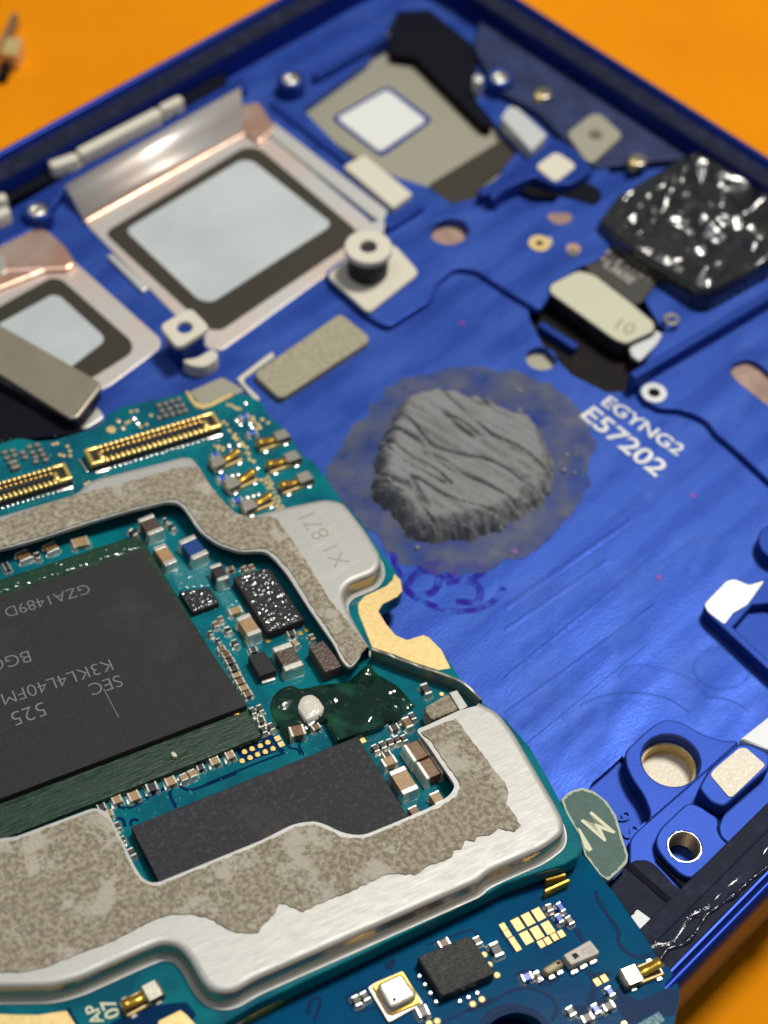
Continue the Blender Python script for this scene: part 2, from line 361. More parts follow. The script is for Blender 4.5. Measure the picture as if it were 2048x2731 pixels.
def heap(name, poly, step, hfun, m, parent, z=0.0):
    """relief over a 2D outline: hfun(x, y, distance to the edge) -> height"""
    poly = [(p[0], p[1]) for p in poly]
    xs = [p[0] for p in poly]; ys = [p[1] for p in poly]
    nx = int((max(xs) - min(xs)) / step) + 3; ny = int((max(ys) - min(ys)) / step) + 3
    gx = min(xs) - step + np.arange(nx) * step; gy = min(ys) - step + np.arange(ny) * step
    P_ = np.array([(x, y) for y in gy for x in gx]); ins, dist = pip(P_, poly)
    keep = ins | (dist < step * 0.75)
    idx = -np.ones(len(P_), int); V = []
    for i in np.nonzero(keep)[0]:
        idx[i] = len(V); x, y = P_[i]
        V.append((x, y, z + (max(0.0, hfun(x, y, dist[i])) if ins[i] else -0.004)))
    Fc = []
    for j in range(ny - 1):
        for i in range(nx - 1):
            a = [idx[j * nx + i], idx[j * nx + i + 1], idx[(j + 1) * nx + i + 1], idx[(j + 1) * nx + i]]
            if min(a) >= 0: Fc.append(tuple(a))
    me = mk(name, V, Fc, 75)
    return obj(name, me, m, parent)

# ================================================================== the mat
me = bpy.data.meshes.new('work_mat')
g = 60
me.from_pydata([(-g, -g, 0), (g, -g, 0), (g, g, 0), (-g, g, 0)], [], [(0, 1, 2, 3)])
mt = obj('work_mat', me, ORANGE, loc=(0, 0, -0.52)); mt['kind'] = 'structure'

# ================================================================== the phone frame
phone = tag(empty('phone_frame', F), 'empty blue aluminium phone midframe lying open on the orange mat', 'phone frame')
ZT = 0.25
yA = (F(0, 399, ZT).y + F(700, 13, ZT).y) / 2 + 0.02
yB = (F(1812, 2639, ZT).y + F(2048, 2390, ZT).y) / 2
xC = (F(1420, 0, ZT).x + F(2048, 418, ZT).x) / 2
XL = -7.5
path = rounded([Vector((XL, yB)), Vector((xC, yB)), Vector((xC, yA)), Vector((XL, yA))], 0.75, 10)
path = [p for p in path if p.x > XL + 0.8]
path = [Vector((XL, yB))] + path + [Vector((XL, yA))]
def inner(d, z): return (-d, z)
rail = obj('side_rail', sweep_mesh('side_rail', path, [(-0.22, -0.51), (-0.10, -0.49), (-0.02, -0.40), (0.008, -0.26), (0.012, -0.05), (0, 0.14), (-0.008, 0.215), (-0.028, 0.245), (-0.045, 0.25), (-0.062, 0.247), (-0.075, 0.225),
           (-0.085, 0.205), (-0.24, 0.20), (-0.245, 0.19), (-0.245, -0.13)]), RAILB, phone)
glue = obj('adhesive_strip', sweep_mesh('adhesive_strip', path, [(-0.095, 0.204), (-0.10, 0.212), (-0.23, 0.212), (-0.238, 0.205), (-0.241, 0.10)]), GLUE, phone)
bead = catmull([Vector((F(*px(fr, x, y), 0.215).x, F(*px(fr, x, y), 0.215).y)) for fr, x, y in
    (('B4', 980, 780), ('B4', 1080, 640), ('B4', 1230, 600), ('B4', 1330, 540), ('B4', 1430, 430), ('B4', 1510, 310), ('B4', 1580, 200), ('Z23', 1340, 920), ('Z23', 1450, 840), ('Z23', 1560, 740), ('Z23', 1659, 660), ('N', 2110, 2240), ('N', 2200, 2150))], 14, False)
rr = [0.008 + 0.020 * abs(noise.noise(Vector((p.x * 9, p.y * 9, 0)))) for p in bead]
obj('adhesive_bead', tube_mesh('adhesive_bead', [Vector((p.x, p.y, 0.212 + 0.006 * noise.noise(Vector((p.x * 14, p.y * 14, 3))))) for p in bead], rr, 8), GLOSSB, phone)
bead2 = [p + Vector((-0.055, 0.05)) + Vector((0.02 * noise.noise(Vector((p.x * 6, p.y * 6, 8))),) * 2) for p in bead[10:]]
obj('adhesive_bead', tube_mesh('adhesive_bead', [Vector((p.x, p.y, 0.176)) for p in bead2], [0.034 + 0.02 * abs(noise.noise(Vector((p.x * 5, p.y * 5, 5)))) for p in bead2], 8), GLOSSB, phone)

# floor: base sheet, then the machined plate with its openings
obj('adhesive_ledge', slab_mesh('adhesive_ledge', [Vector((XL, yB + 0.235)), Vector((xC - 0.6, yB + 0.235)), Vector((xC - 0.6, yB + 0.335)), Vector((XL, yB + 0.335))], -0.1, 0.209, 0.008), GLUE, phone)
x0, x1, y0, y1 = XL, xC - 0.24, yB + 0.24, yA - 0.24
obj('display_back', slab_mesh('display_back', [Vector((x0, y0)), Vector((x1, y0)), Vector((x1, y1)), Vector((x0, y1))], -0.20, -0.14), BROWNF, phone)
def fpts(pts, h=0.0): return [F(u, v, h) for u, v in pts]
cam_pocket = fpts(PT('Z10', (300, 690), (700, 400), (830, 200), (900, 70), (1100, 60), (1400, 300), (1400, 640), (1560, 830), (1659, 960), (1440, 1240), (1240, 1290), (1090, 1180), (900, 1120), (600, 1000)))
conn_pocket = fpts(PT('Z21', (130, 270), (230, 150), (300, 110), (420, 45), (560, 20), (700, 90), (860, 250), (960, 420), (1000, 480), (880, 690), (830, 780), (780, 860), (640, 870), (420, 760), (230, 560), (150, 400)))
hole_a = circ(F(1199, 616, 0.05), 0.135, 24, 0.12)
hole_b = circ(F(1443, 956, 0), 0.10)
slot_c = rounded(fpts(PT('Z21', (1420, 730), (1450, 680), (1540, 652), (1610, 690), (1800, 880), (1800, 1050), (1659, 945), (1460, 790)), 0.05), 0.05)
recess = fpts(PT('B7', (-80, 770), (0, 705), (120, 600), (225, 500), (250, 600), (320, 740), (430, 900), (500, 1050), (470, 1130), (340, 1260), (285, 1340), (290, 1600), (150, 1640), (-100, 1500), (-200, 1000)))
foil_pocket = fpts(PT('N', (1600, 590), (1650, 525), (1850, 405), (2060, 520), (2130, 620), (2060, 715), (1880, 800), (1780, 770), (1680, 690)), 0.05)
plate = obj('floor_plate', slab_mesh('floor_plate', [Vector((x0, y0)), Vector((x1, y0)), Vector((x1, y1)), Vector((x0, y1))], -0.10, 0.0, 0.0,
            holes=[cam_pocket, conn_pocket, hole_a, hole_b, recess, circ(F(*px('B7', 700, 545), 0.07), 0.15, 36)]), BLUE, phone)
slab('recess_floor', F, PT('B7', (-150, 700), (150, 520), (400, 600), (520, 1000), (520, 1300), (330, 1700), (-250, 1700)), -0.12, -0.045, BLUE2, phone)
# raised step with eyelets, cut out round its hole
slab('raised_step', F, PT('N', (862, 728), (930, 790), (985, 845), (1035, 872), (1150, 800), (1166, 752), (1215, 712), (1268, 718), (1345, 770), (1440, 828), (1475, 770), (1540, 712), (1600, 690), (1640, 640), (1610, 585), (1650, 525),
     (1620, 440), (1540, 470), (1470, 545), (1400, 560), (1290, 560), (1210, 560), (1130, 560), (1040, 615), (980, 640)), 0.0, 0.05, BLUE, phone, 0.012, 0.05, lholes=[hole_a])
slab('raised_step', F, PT('N', (1700, 1045), (1722, 1068), (1760, 1088), (1810, 1090), (1856, 1105), (1888, 1124), (1906, 1152), (1950, 1188), (1992, 1226), (2048, 1278), (2140, 1360), (2240, 1200), (2200, 700), (2060, 770), (1860, 890), (1712, 985)), 0.0, 0.05, BLUE, phone, 0.012, 0.03, lholes=[slot_c])
slab('slot_floor', F, PT('Z21', (1380, 720), (1440, 640), (1600, 600), (1900, 900), (1900, 1150), (1440, 840)), 0.001, 0.005, BROWNF, phone)

slab('hole_backing', F, [(1120, 560), (1280, 560), (1280, 690), (1120, 690)], -0.10, -0.03, BROWNF, phone)
obj('hole_backing', slab_mesh('hole_backing', circ(F(1443, 956, 0), 0.108, 20), -0.10, -0.06), TANM, phone)
def loc3(pl, u, v, h): p = pl(u, v, h); return (p.x, p.y, h)
def ring(name, pl, c, ro, ri, z0, z1, m, parent, bev=0.006, ry=None):
    cc = pl(*c, z1)
    return obj(name, slab_mesh(name, circ(cc, ro), z0, z1, bev, [circ(cc, ri)]), m, parent)
def disc(name, pl, c, r, z0, z1, m, parent, bev=0.0, n=24):
    cc = pl(*c, z1)
    return obj(name, slab_mesh(name, circ(cc, r, n), z0, z1, bev), m, parent)
def bar(name, pl, a, b, w_, z0, z1, m, parent, bev=0.006, rnd=0.01):
    p, q = pl(*a, z1), pl(*b, z1); d = (q - p)
    me = mbox(name, d.length, w_, z0, z1, m, bev, rnd)
    mid = (p + q) / 2
    return obj(name, me, m, parent, (mid.x, mid.y, 0), math.atan2(d.y, d.x))

# ---- heat spreader windows
slab('window_rim', F, PT('N', (222, 590), (640, 352), (700, 345), (1000, 600), (985, 650), (590, 935), (555, 930)), 0.0, 0.012, COPW, phone, 0.004, 0.08)
slab('window_border', F, PT('N', (278, 620), (650, 392), (692, 395), (950, 612), (945, 640), (590, 880), (555, 876)), 0.012, 0.018, OLIVE, phone, 0.002, 0.06)
slab('window_film', F, PT('N', (333, 613), (640, 428), (672, 428), (880, 592), (876, 606), (566, 806), (530, 800)), 0.018, 0.022, FILM, phone, 0.001, 0.06)
slab('side_flange', F, PT('N', (948, 612), (1000, 590), (1080, 600), (1010, 650)), 0.0, 0.03, STEEL, phone, 0.005)
slab('side_flange', F, PT('N', (283, 680), (300, 676), (396, 764), (380, 778)), 0.0, 0.03, STEEL, phone, 0.006, 0.02)
slab('side_flange', F, PT('Z10', (30, 800), (120, 770), (840, 1330), (800, 1410)), 0.0, 0.035, STEEL, phone, 0.008, 0.02)
# bent-up edge of the spreader at the far side
p_ = [F(*q, 0.10) for q in ((172, 500), (640, 238))]; q_ = [F(*q, 0.0) for q in ((222, 588), (650, 352))]
V = [(p_[0].x, p_[0].y, 0.10), (p_[1].x, p_[1].y, 0.10), (q_[1].x, q_[1].y, 0.013), (q_[0].x, q_[0].y, 0.013)]
prof = [(0, 0.10), (0.35, 0.085), (0.55, 0.05), (0.8, 0.02), (1.0, 0.013)]
V = []; Fc = []
for t_, z_ in prof:
    for k in (0, 1):
        v = p_[k].lerp(q_[k], t_); V.append((v.x, v.y, z_))
for i in range(4): Fc.append((2 * i, 2 * i + 1, 2 * i + 3, 2 * i + 2))
o = obj('spreader_flange', mk('spreader_flange', V, Fc, 60), COPW, phone)
md = o.modifiers.new('thickness', 'SOLIDIFY'); md.thickness = 0.02; md.offset = -1
bar('copper_fold', F, (222, 588), (655, 348), 0.05, 0.0, 0.03, COPPER, phone, 0.012, 0.02)
slab('copper_flap', F, PT('N', (640, 280), (690, 270), (735, 340), (690, 380), (650, 350)), 0.0, 0.045, COPPER, phone, 0.012, 0.03)
# smaller window at the left
slab('window_rim', F, PT('N', (-60, 800), (140, 690), (190, 690), (430, 905), (425, 930), (290, 1030), (240, 1050), (-60, 900)), 0.0, 0.012, COPW, phone, 0.004, 0.06)
slab('window_border', F, PT('N', (-60, 850), (135, 740), (165, 745), (352, 910), (352, 940), (240, 1010), (-60, 960)), 0.012, 0.018, OLIVE, phone, 0.002, 0.05)
slab('window_film', F, PT('N', (-60, 895), (138, 786), (160, 790), (275, 895), (276, 912), (180, 985), (-60, 930)), 0.018, 0.022, FILM, phone, 0.001, 0.03)
slab('copper_flap', F, PT('Z00', (-60, 1480), (150, 1450), (290, 1440), (420, 1560), (480, 1659), (430, 1700), (-60, 1720)), 0.0, 0.05, COPPER, phone, 0.02, 0.05)
slab('copper_flap', F, PT('Z00', (-60, 1640), (20, 1600), (40, 1720), (-60, 1760)), 0.05, 0.065, SILVERT, phone, 0.008)
slab('copper_flap', F, PT('Z01', (-60, 60), (200, 10), (430, -10), (380, 60), (0, 210), (-60, 240)), 0.0, 0.045, COPPER, phone, 0.015, 0.05)

# ---- ledge and contacts on the long far rail
def A_line(x, y, dz=0.12): return F(x, y, dz)
slab('rail_ledge', F, PT('Z00', (-100, 1420), (400, 1120), (1350, 570), (1530, 470), (1560, 560), (420, 1180), (260, 1420), (-100, 1600)), 0.0, 0.06, BLUE2, phone, 0.01)
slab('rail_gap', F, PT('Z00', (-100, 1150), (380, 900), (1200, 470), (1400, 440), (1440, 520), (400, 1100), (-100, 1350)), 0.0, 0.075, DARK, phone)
def key_contact(parts):
    root = None
    for i, (nm, a, b, w_) in enumerate(parts):
        o = bar(nm, F, px('Z00', *a), px('Z00', *b), w_, 0.06, 0.165, CREAM, phone, 0.02, 0.03)
key_contact([('contact_bar', (490, 960), (1010, 690), 0.085), ('contact_cap', (310, 1040), (490, 975), 0.085), ('contact_cap', (1010, 680), (1150, 610), 0.075)])
key_contact([('contact_cap', (-60, 1260), (40, 1230), 0.08), ('contact_cap', (-60, 1370), (55, 1310), 0.08)])
bar('contact_foot', F, px('Z00', 400, 1085), px('Z00', 520, 1030), 0.03, 0.05, 0.09, STEELD, phone)
bar('contact_foot', F, px('Z00', 1040, 740), px('Z00', 1150, 680), 0.03, 0.05, 0.09, STEELD, phone)
for c in (px('Z00', 235, 1320), (776, 207), (1334, 203)):
    ring('screw_boss', F, c, 0.10, 0.065, 0.0, 0.13, BLUE2, phone, 0.012)
    disc('screw_seat', F, c, 0.066, 0.0, 0.135, STEELD, phone, 0.01)
    ring('screw_rim', F, (c[0] - 4, c[1] + 3), 0.050, 0.020, 0.12, 0.145, SILVERT, phone, 0.008)
disc('screw_boss', F, px('Z10', 1410, 490), 0.04, 0.0, 0.16, STEEL, phone, 0.012)

# ---- camera pocket in the corner
slab('pocket_floor', F, PT('Z10', (200, 700), (760, 250), (1000, 0), (1450, 250), (1720, 960), (1450, 1330), (1000, 1230)), -0.12, -0.06, TANM, phone)
slab('corner_block', F, PT('Z10', (840, 230), (900, 80), (1100, 70), (1380, 300), (1390, 620), (1500, 800), (1440, 790), (1010, 360), (860, 340)), -0.06, 0.03, DARK, phone, 0.01, 0.03)  # near-black block along the corner of the pocket
slab('black_pad', F, PT('Z10', (1090, 1170), (1560, 880), (1659, 960), (1640, 1010), (1440, 1160), (1420, 1250), (1290, 1290), (1190, 1270)), -0.06, -0.03, OLIVE, phone, 0.006, 0.03)
slab('label_border', F, PT('Z10', (480, 745), (840, 540), (1125, 755), (800, 990)), -0.06, -0.052, BLUE2, phone, 0.002, 0.05)
slab('data_label', F, PT('Z10', (515, 745), (835, 565), (1085, 760), (790, 960)), -0.052, -0.046, LABELW, phone, 0.002, 0.04)
slab('cream_pad', F, PT('Z10', (560, 1050), (690, 975), (995, 1225), (875, 1315)), 0.0, 0.05, CREAM, phone, 0.005, 0.015)
bar('pocket_wall', F, px('Z10', 830, 1430), px('Z10', 1060, 1290), 0.05, 0.0, 0.10, BLUE2, phone)
bar('pocket_wall', F, px('Z10', 1420, 1220), px('Z10', 1760, 1010), 0.06, 0.0, 0.10, BLUE2, phone)
bar('pocket_wall', F, px('Z10', 100, 640), px('Z10', 640, 1060), 0.05, 0.0, 0.03, BLUE2, phone)
bar('pocket_wall', F, px('Z10', 370, 470), px('Z10', 830, 220), 0.05, -0.06, 0.08, BLUE2, phone)

# ---- parts along the short edge
slab('black_ledge', F, PT('Z20', (-150, 60), (150, 260), (700, 620), (1300, 1000), (1700, 1300), (1640, 1360), (1100, 1000), (900, 1020), (560, 1060), (380, 880), (200, 700), (-60, 560), (-200, 300)), 0.0, 0.07, SLATE, phone, 0.01, 0.03)
slab('silver_pad', F, PT('Z20', (-30, 740), (20, 665), (80, 680), (265, 850), (165, 955)), 0.0, 0.10, GLINT, phone, 0.01, 0.02)
slab('tan_gasket', F, PT('Z20', (385, 840), (540, 720), (600, 715), (745, 850), (560, 1020), (500, 1010)), 0.05, 0.10, TANM, phone, 0.01, 0.05)
disc('gasket_port', F, px('Z20', 570, 850), 0.05, 0.05, 0.104, STEELD, phone)
slab('pad_platform', F, PT('Z20', (-120, 1210), (140, 1010), (320, 870), (430, 930), (560, 1070), (420, 1160), (300, 1165), (180, 1110), (0, 1190), (-80, 1260)), 0.0, 0.13, BLUE2, phone, 0.01, 0.03)
slab('cream_pad', F, PT('Z20', (185, 1050), (320, 955), (455, 1045), (315, 1155)), 0.13, 0.145, CREAM, phone, 0.005, 0.05)
slab('dark_slot', F, PT('Z20', (70, 1190), (130, 1130), (290, 1180), (360, 1130), (480, 1130), (600, 1200), (610, 1260), (560, 1300), (430, 1260), (340, 1240), (290, 1240), (180, 1240)), 0.048, 0.054, DARK, phone, 0.001, 0.03)
slab('dark_slot', F, PT('Z20', (260, 1370), (290, 1345), (390, 1345), (430, 1365), (400, 1410), (320, 1420)), 0.048, 0.054, BROWNF, phone, 0.001, 0.03)
for c in (px('Z20', 240, 580), px('Z20', 840, 1000)):
    disc('spring_contact', F, c, 0.07, 0.06, 0.11, STEELD, phone, 0.02, 10); disc('contact_tip', F, (c[0] - 12, c[1] + 8), 0.035, 0.06, 0.13, GOLDP, phone, 0.02, 10)
ring('eyelet', F, px('Z20', 215, 1535), 0.075, 0.025, 0.05, 0.058, GOLDP, phone, 0.002)
disc('eyelet_core', F, px('Z20', 215, 1535), 0.025, 0.05, 0.053, DARK, phone)
slab('eyelet_tab', F, PT('Z20', (230, 1510), (290, 1495), (300, 1540), (240, 1560)), 0.05, 0.056, SILVERT, phone)
disc('copper_via', F, px('Z20', 430, 1570), 0.05, 0.05, 0.056, COPPER, phone, 0.002); disc('copper_via', F, px('Z20', 425, 1595), 0.035, 0.055, 0.058, STEELD, phone)
ring('eyelet', F, px('Z21', 940, 868), 0.082, 0.036, 0.05, 0.06, GLINT, phone, 0.004)
disc('eyelet_core', F, px('Z21', 940, 868), 0.036, 0.05, 0.054, DARK, phone)
ring('eyelet', F, px('Z21', 1050, 400), 0.055, 0.026, 0.05, 0.062, STEELD, phone, 0.006)
bar('pocket_rib', F, px('Z21', 800, 760), px('Z21', 1750, 200), 0.06, 0.0, 0.16, BLUE2, phone, 0.012)
slab('silver_foil', F, PT('Z21', (780, 590), (940, 470), (995, 500), (960, 560), (850, 670), (800, 640)), 0.0, 0.03, GLINT, phone, 0.006, 0.02)
slab('pocket_bottom', F, PT('Z21', (60, 240), (300, 60), (640, -20), (1100, 400), (950, 760), (760, 960), (380, 860)), -0.13, -0.09, DBROWN, phone)
bar('pocket_lip', F, px('Z21', 220, 430), px('Z21', 450, 580), 0.05, -0.09, -0.02, BLUE2, phone)

# ---- standoffs
slab('standoff_base', F, PT('Z11', (450, 125), (640, -30), (880, -70), (1040, 110), (730, 355), (700, 350)), 0.05, 0.075, CREAM, phone, 0.006, 0.05)
c = F(982, 656, 0.30)
so = obj('standoff', slab_mesh('standoff', circ((0, 0), 0.135, 30), 0.06, 0.27, 0.0), BLACKP, phone, (c.x, c.y, 0))
obj('standoff_ring', slab_mesh('standoff_ring', circ((0, 0), 0.155, 30), 0.255, 0.30, 0.012, [circ((0, 0), 0.055, 20)]), CREAM, so)
obj('thread_insert', slab_mesh('thread_insert', circ((0, 0), 0.058, 20), 0.20, 0.265, 0.0), STEELD, so)
c = F(492, 872, 0.24)
so = obj('standoff', slab_mesh('standoff', rounded([Vector(q) for q in ((-0.13, -0.10), (0.10, -0.10), (0.13, 0.10), (-0.10, 0.11))], 0.06), 0.0, 0.215, 0.0), BLUE2, phone, (c.x, c.y, 0))
obj('standoff_ring', slab_mesh('standoff_ring', rounded([Vector(q) for q in ((-0.15, -0.11), (0.12, -0.11), (0.14, 0.11), (-0.11, 0.12))], 0.05), 0.205, 0.24, 0.012, [circ((0, 0), 0.048, 18)]), CREAM, so)
obj('thread_insert', slab_mesh('thread_insert', circ((0, 0), 0.05, 18), 0.15, 0.21), STEELD, so)
slab('standoff_step', F, PT('Z01', (1140, 660), (1240, 650), (1340, 590), (1380, 620), (1370, 660), (1290, 710), (1200, 700)), 0.0, 0.10, CREAM, phone, 0.01, 0.04)
# ---- pads on the floor
slab('fabric_pad', F, PT('Z11', (-15, 750), (540, 365), (720, 510), (718, 545), (160, 912)), 0.0, 0.05, MESHP, phone, 0.01, 0.05)
slab('beige_bracket', F, PT('Z01', (1495, 780), (1659, 655), (1720, 610), (1735, 640), (1540, 780), (1545, 810), (1640, 900), (1635, 925), (1600, 905)), 0.0, 0.02, CREAM, phone, 0.005, 0.01)
slab('tan_pad', F, PT('A2', (400, 20), (760, -140), (900, -60), (1000, 0), (860, 60), (540, 160)), 0.0, 0.06, TANM, phone, 0.005, 0.03)
slab('grey_tab', F, PT('A1', (780, 400), (900, 330), (1000, 150), (1095, 270), (1060, 310), (900, 410)), 0.0, 0.05, STEEL, phone, 0.006, 0.03)

# ---- raised blocks at the lower right
hole_d = circ(F(*px('B7', 700, 545), 0.07), 0.155, 36)
slab('boss_block', F, PT('B7', (240, 460), (400, 305), (550, 182), (650, 136), (800, 160), (1000, 280), (1200, 352), (1400, 350), (960, 740), (480, 1160), (495, 1060), (430, 890), (320, 740), (255, 600)), -0.06, 0.07, BLUE2, phone, 0.010, 0.05, lholes=[hole_d])
o = obj('hole_lining', sweep_mesh('hole_lining', circ(F(*px('B7', 700, 545), 0.07), 0.156, 36), [(0.0, 0.064), (0.0, -0.01), (-0.018, -0.016), (-0.018, -0.13)], True), GOLDP, phone)
obj('hole_floor', slab_mesh('hole_floor', circ(F(*px('B7', 700, 545), 0.07), 0.15, 30), -0.14, -0.10), BEIGEM, phone)
hole_e = circ(F(*px('B7', 835, 1400), 0.15), 0.083, 30)
slab('lower_ledge', F, PT('B7', (290, 1340), (340, 1262), (960, 720), (1330, 385), (1480, 385), (1700, 480), (1900, 600), (1900, 1200), (1500, 1500), (900, 1900), (420, 1800), (285, 1620)), -0.06, 0.09, BLUE2, phone, 0.010, 0.03, lholes=[hole_e])
slab('screw_block', F, PT('B7', (545, 1320), (600, 1210), (870, 955), (1000, 1000), (1180, 1120), (1165, 1230), (1200, 1310), (1300, 1400), (1190, 1480), (900, 1720), (800, 1680), (640, 1535), (560, 1420)), 0.05, 0.15, BLUE2, phone, 0.010, 0.05, lholes=[hole_e])
thr = []
for i in range(15): thr += [(0.0 if i % 2 == 0 else -0.009, 0.15 - i * 0.015)]
obj('screw_thread', sweep_mesh('screw_thread', circ(F(*px('B7', 835, 1400), 0.15), 0.0835, 30), thr, True), THREAD, phone)
cc = F(*px('B7', 835, 1400), 0.152)
rim = [Vector((cc.x + (0.083 + (0.001 + 0.008 * random.random())) * math.cos(a), cc.y + (0.083 + (0.001 + 0.008 * random.random())) * math.sin(a))) for a in [2 * math.pi * k / 44 for k in range(44)]]
obj('bare_rim', slab_mesh('bare_rim', rim, 0.150, 0.1525, 0.0, [hole_e]), STEEL, phone)
slab('pad_block', F, PT('B7', (970, 815), (1060, 660), (1095, 610), (1365, 380), (1480, 385), (1640, 455), (1680, 500), (1680, 620), (1260, 985), (1205, 1005), (1090, 960)), 0.06, 0.22, BLUE2, phone, 0.012, 0.03)
slab('beige_pad', F, PT('B7', (1085, 690), (1125, 635), (1375, 425), (1440, 420), (1640, 592), (1310, 908), (1270, 905)), 0.22, 0.226, BEIGEM, phone, 0.002, 0.02)
slab('white_foam_pad', F, PT('B7', (1380, 340), (1659, 120), (1850, 0), (1850, 420), (1659, 445), (1620, 430)), 0.0, 0.12, PAPER, phone, 0.01, 0.01)
slab('rail_step', F, PT('B7', (1245, 1010), (1700, 600), (1900, 500), (1900, 1000), (1659, 1260), (1500, 1330), (1300, 1390), (1190, 1300), (1170, 1200)), 0.06, 0.13, BLUE2, phone, 0.008, 0.02)
slab('black_plate', F, PT('Z23', (640, 790), (770, 650), (820, 620), (900, 620), (960, 660), (1060, 770), (1190, 870), (1230, 710), (1330, 560), (1430, 525), (1659, 470), (1900, 420), (1900, 700), (1659, 780), (1200, 1080), (1000, 1230), (900, 1130)), 0.0, 0.105, GLUE, phone, 0.008, 0.02)
bar('dark_groove', F, px('Z23', 775, 650), px('Z23', 1105, 940), 0.035, 0.10, 0.111, DARK, phone, 0.001)
bar('dark_groove', F, px('Z23', 960, 600), px('Z23', 1175, 830), 0.03, 0.10, 0.112, DARK, phone, 0.001)
text('embossed_character', F, 'S', px('B7', 200, 1260), px('B7', 262, 1340), -0.043, BLUE2, phone, 0.012, 0.0)
text('embossed_character', F, '9', px('B7', 130, 1110), px('B7', 190, 1190), -0.043, BLUE2, phone, 0.012, 0.0)
# ---- block at the right edge
slab('edge_block', F, PT('Z22', (1250, 600), (1400, 440), (1450, 430), (1540, 468), (1660, 430), (2000, 300), (2000, 1300), (1659, 1010), (1390, 760), (1280, 660)), 0.0, 0.10, BLUE2, phone, 0.01, 0.03,
     holes=[PT('Z22', (1440, 740), (1560, 600), (1659, 590), (1900, 640), (1900, 1160), (1659, 945))])
slab('edge_block_floor', F, PT('Z22', (1400, 740), (1560, 560), (1950, 560), (1950, 1250), (1659, 980)), 0.0, 0.03, BLUE2, phone)
slab('silver_pad', F, PT('Z22', (1256, 595), (1400, 445), (1450, 436), (1540, 474), (1640, 445), (1530, 600), (1440, 650), (1385, 725), (1275, 640)), 0.10, 0.106, GLINT, phone, 0.003, 0.02)
disc('edge_boss', F, (2085, 1445), 0.14, 0.0, 0.10, BLUE2, phone, 0.01)
# ---- cutter marks left in the floor
def mill(fr, pts, wd=0.03, hh=0.0022):
    q = catmull([F(*px(fr, *p), 0.0) for p in pts], 6, False); w2 = wd / 2
    obj('cutter_mark', sweep_mesh('cutter_mark', q, [(-w2, -0.001), (-w2 * 0.4, hh), (w2 * 0.4, hh), (w2, -0.001)]), BLUE, phone)
mill('Z22', [(1370 + 180 * math.cos(a), 1000 + 130 * math.sin(a)) for a in [2 * math.pi * k / 18 for k in range(19)]], 0.02)
mill('Z22', ((720, 1060), (760, 1010), (860, 985), (1000, 1010), (1150, 1060), (1290, 1190)), 0.025)
mill('Z22', ((480, 1250), (620, 1190), (800, 1170), (1000, 1200), (1150, 1290)), 0.05)
mill('Z22', ((1260, 1200), (1400, 1210), (1530, 1280)), 0.04)
for a, b, w_ in (((0, 1060), (930, 300), 0.03), ((0, 1290), (950, 600), 0.035), ((120, 1500), (900, 860), 0.03), ((900, 400), (1200, 190), 0.025), ((0, 760), (650, 320), 0.04), ((0, 620), (800, 60), 0.05)):
    mill('Z22', (a, ((a[0] + b[0]) / 2 + 12, (a[1] + b[1]) / 2 - 8), b), w_)
for k in range(34):   # short feed marks across the cutter path
    t = k / 33; x = 60 + 560 * t; y = 1330 - 470 * t
    mill('Z22', ((x, y), (x + 22, y + 10), (x + 40, y + 34), (x + 44, y + 60)), 0.010, 0.0012)
# ---- marks on the floor
text('etched_code', F, 'EGYNG2', px('B5', 420, 320), px('B5', 1270, 900), 0.003, GLINT, phone, 0.003, 0.018, 0.85)
text('etched_code', F, 'E57202', px('B5', 190, 455), px('B5', 1030, 1130), 0.003, GLINT, phone, 0.003, 0.018, 0.85)
stamp = catmull([F(*px('D', *q), 0.004) for q in ((846, 1190), (862, 1240), (885, 1280), (930, 1306), (985, 1320), (1040, 1312), (1075, 1290), (1090, 1268))], 8, False)
obj('ink_stamp', sweep_mesh('ink_stamp', stamp, [(-0.02, 0.001), (-0.008, 0.0035), (0.008, 0.0035), (0.02, 0.001)]), INK, phone)
for bl in (((880, 1262), (905, 1235), (945, 1240), (940, 1275), (905, 1288)), ((965, 1262), (1000, 1252), (1035, 1268), (1030, 1300), (985, 1298)), ((985, 1225), (1020, 1215), (1045, 1232), (1020, 1250), (995, 1245)), ((900, 1225), (960, 1215), (985, 1235), (950, 1250))):
    obj('ink_stamp', sweep_mesh('ink_stamp', catmull([F(*px('D', *q), 0.003) for q in bl], 6, False), [(-0.022, 0.0008), (-0.012, 0.003), (0.012, 0.003), (0.022, 0.0008)]), INK, phone)
for c in (px('Z22', 972, 425), px('Z22', 60, 1500 - 1240), px('Z21', 1185, 1520), px('Z11', 1310, 430)):
    disc('ink_dot', F, c, 0.016, 0.0, 0.003, PINKD, phone)

# ================================================================== thermal paste
paste = tag(empty('thermal_paste', F), 'dried grey thermal paste lump smeared on the blue phone frame', 'thermal paste')
sm = catmull([F(*px('D', *q), 0.004) for q in ((735, 960), (790, 890), (870, 822), (1000, 795), (1150, 812), (1240, 880), (1282, 970), (1255, 1080), (1195, 1150), (1110, 1205), (980, 1240), (880, 1218), (800, 1150), (722, 1065), (712, 1000))], 6)
obj('smear', slab_mesh('smear', ragged(sm, 0.045, 0.028, 3), 0.0, 0.004), SMEAR, paste)
lp = catmull([F(*px('D', *q), 0.05) for q in ((872, 868), (930, 850), (1010, 858), (1080, 882), (1160, 925), (1200, 1005), (1188, 1055), (1135, 1105), (1065, 1142), (1000, 1158), (905, 1162), (850, 1105), (805, 1062), (812, 1010), (832, 930))], 5)
lp = ragged(lp, 0.03, 0.02, 9)
dr = (F(1010 / .81, 990 / .81) - F(1100 / .81, 1040 / .81)).normalized(); nr = Vector((-dr.y, dr.x))
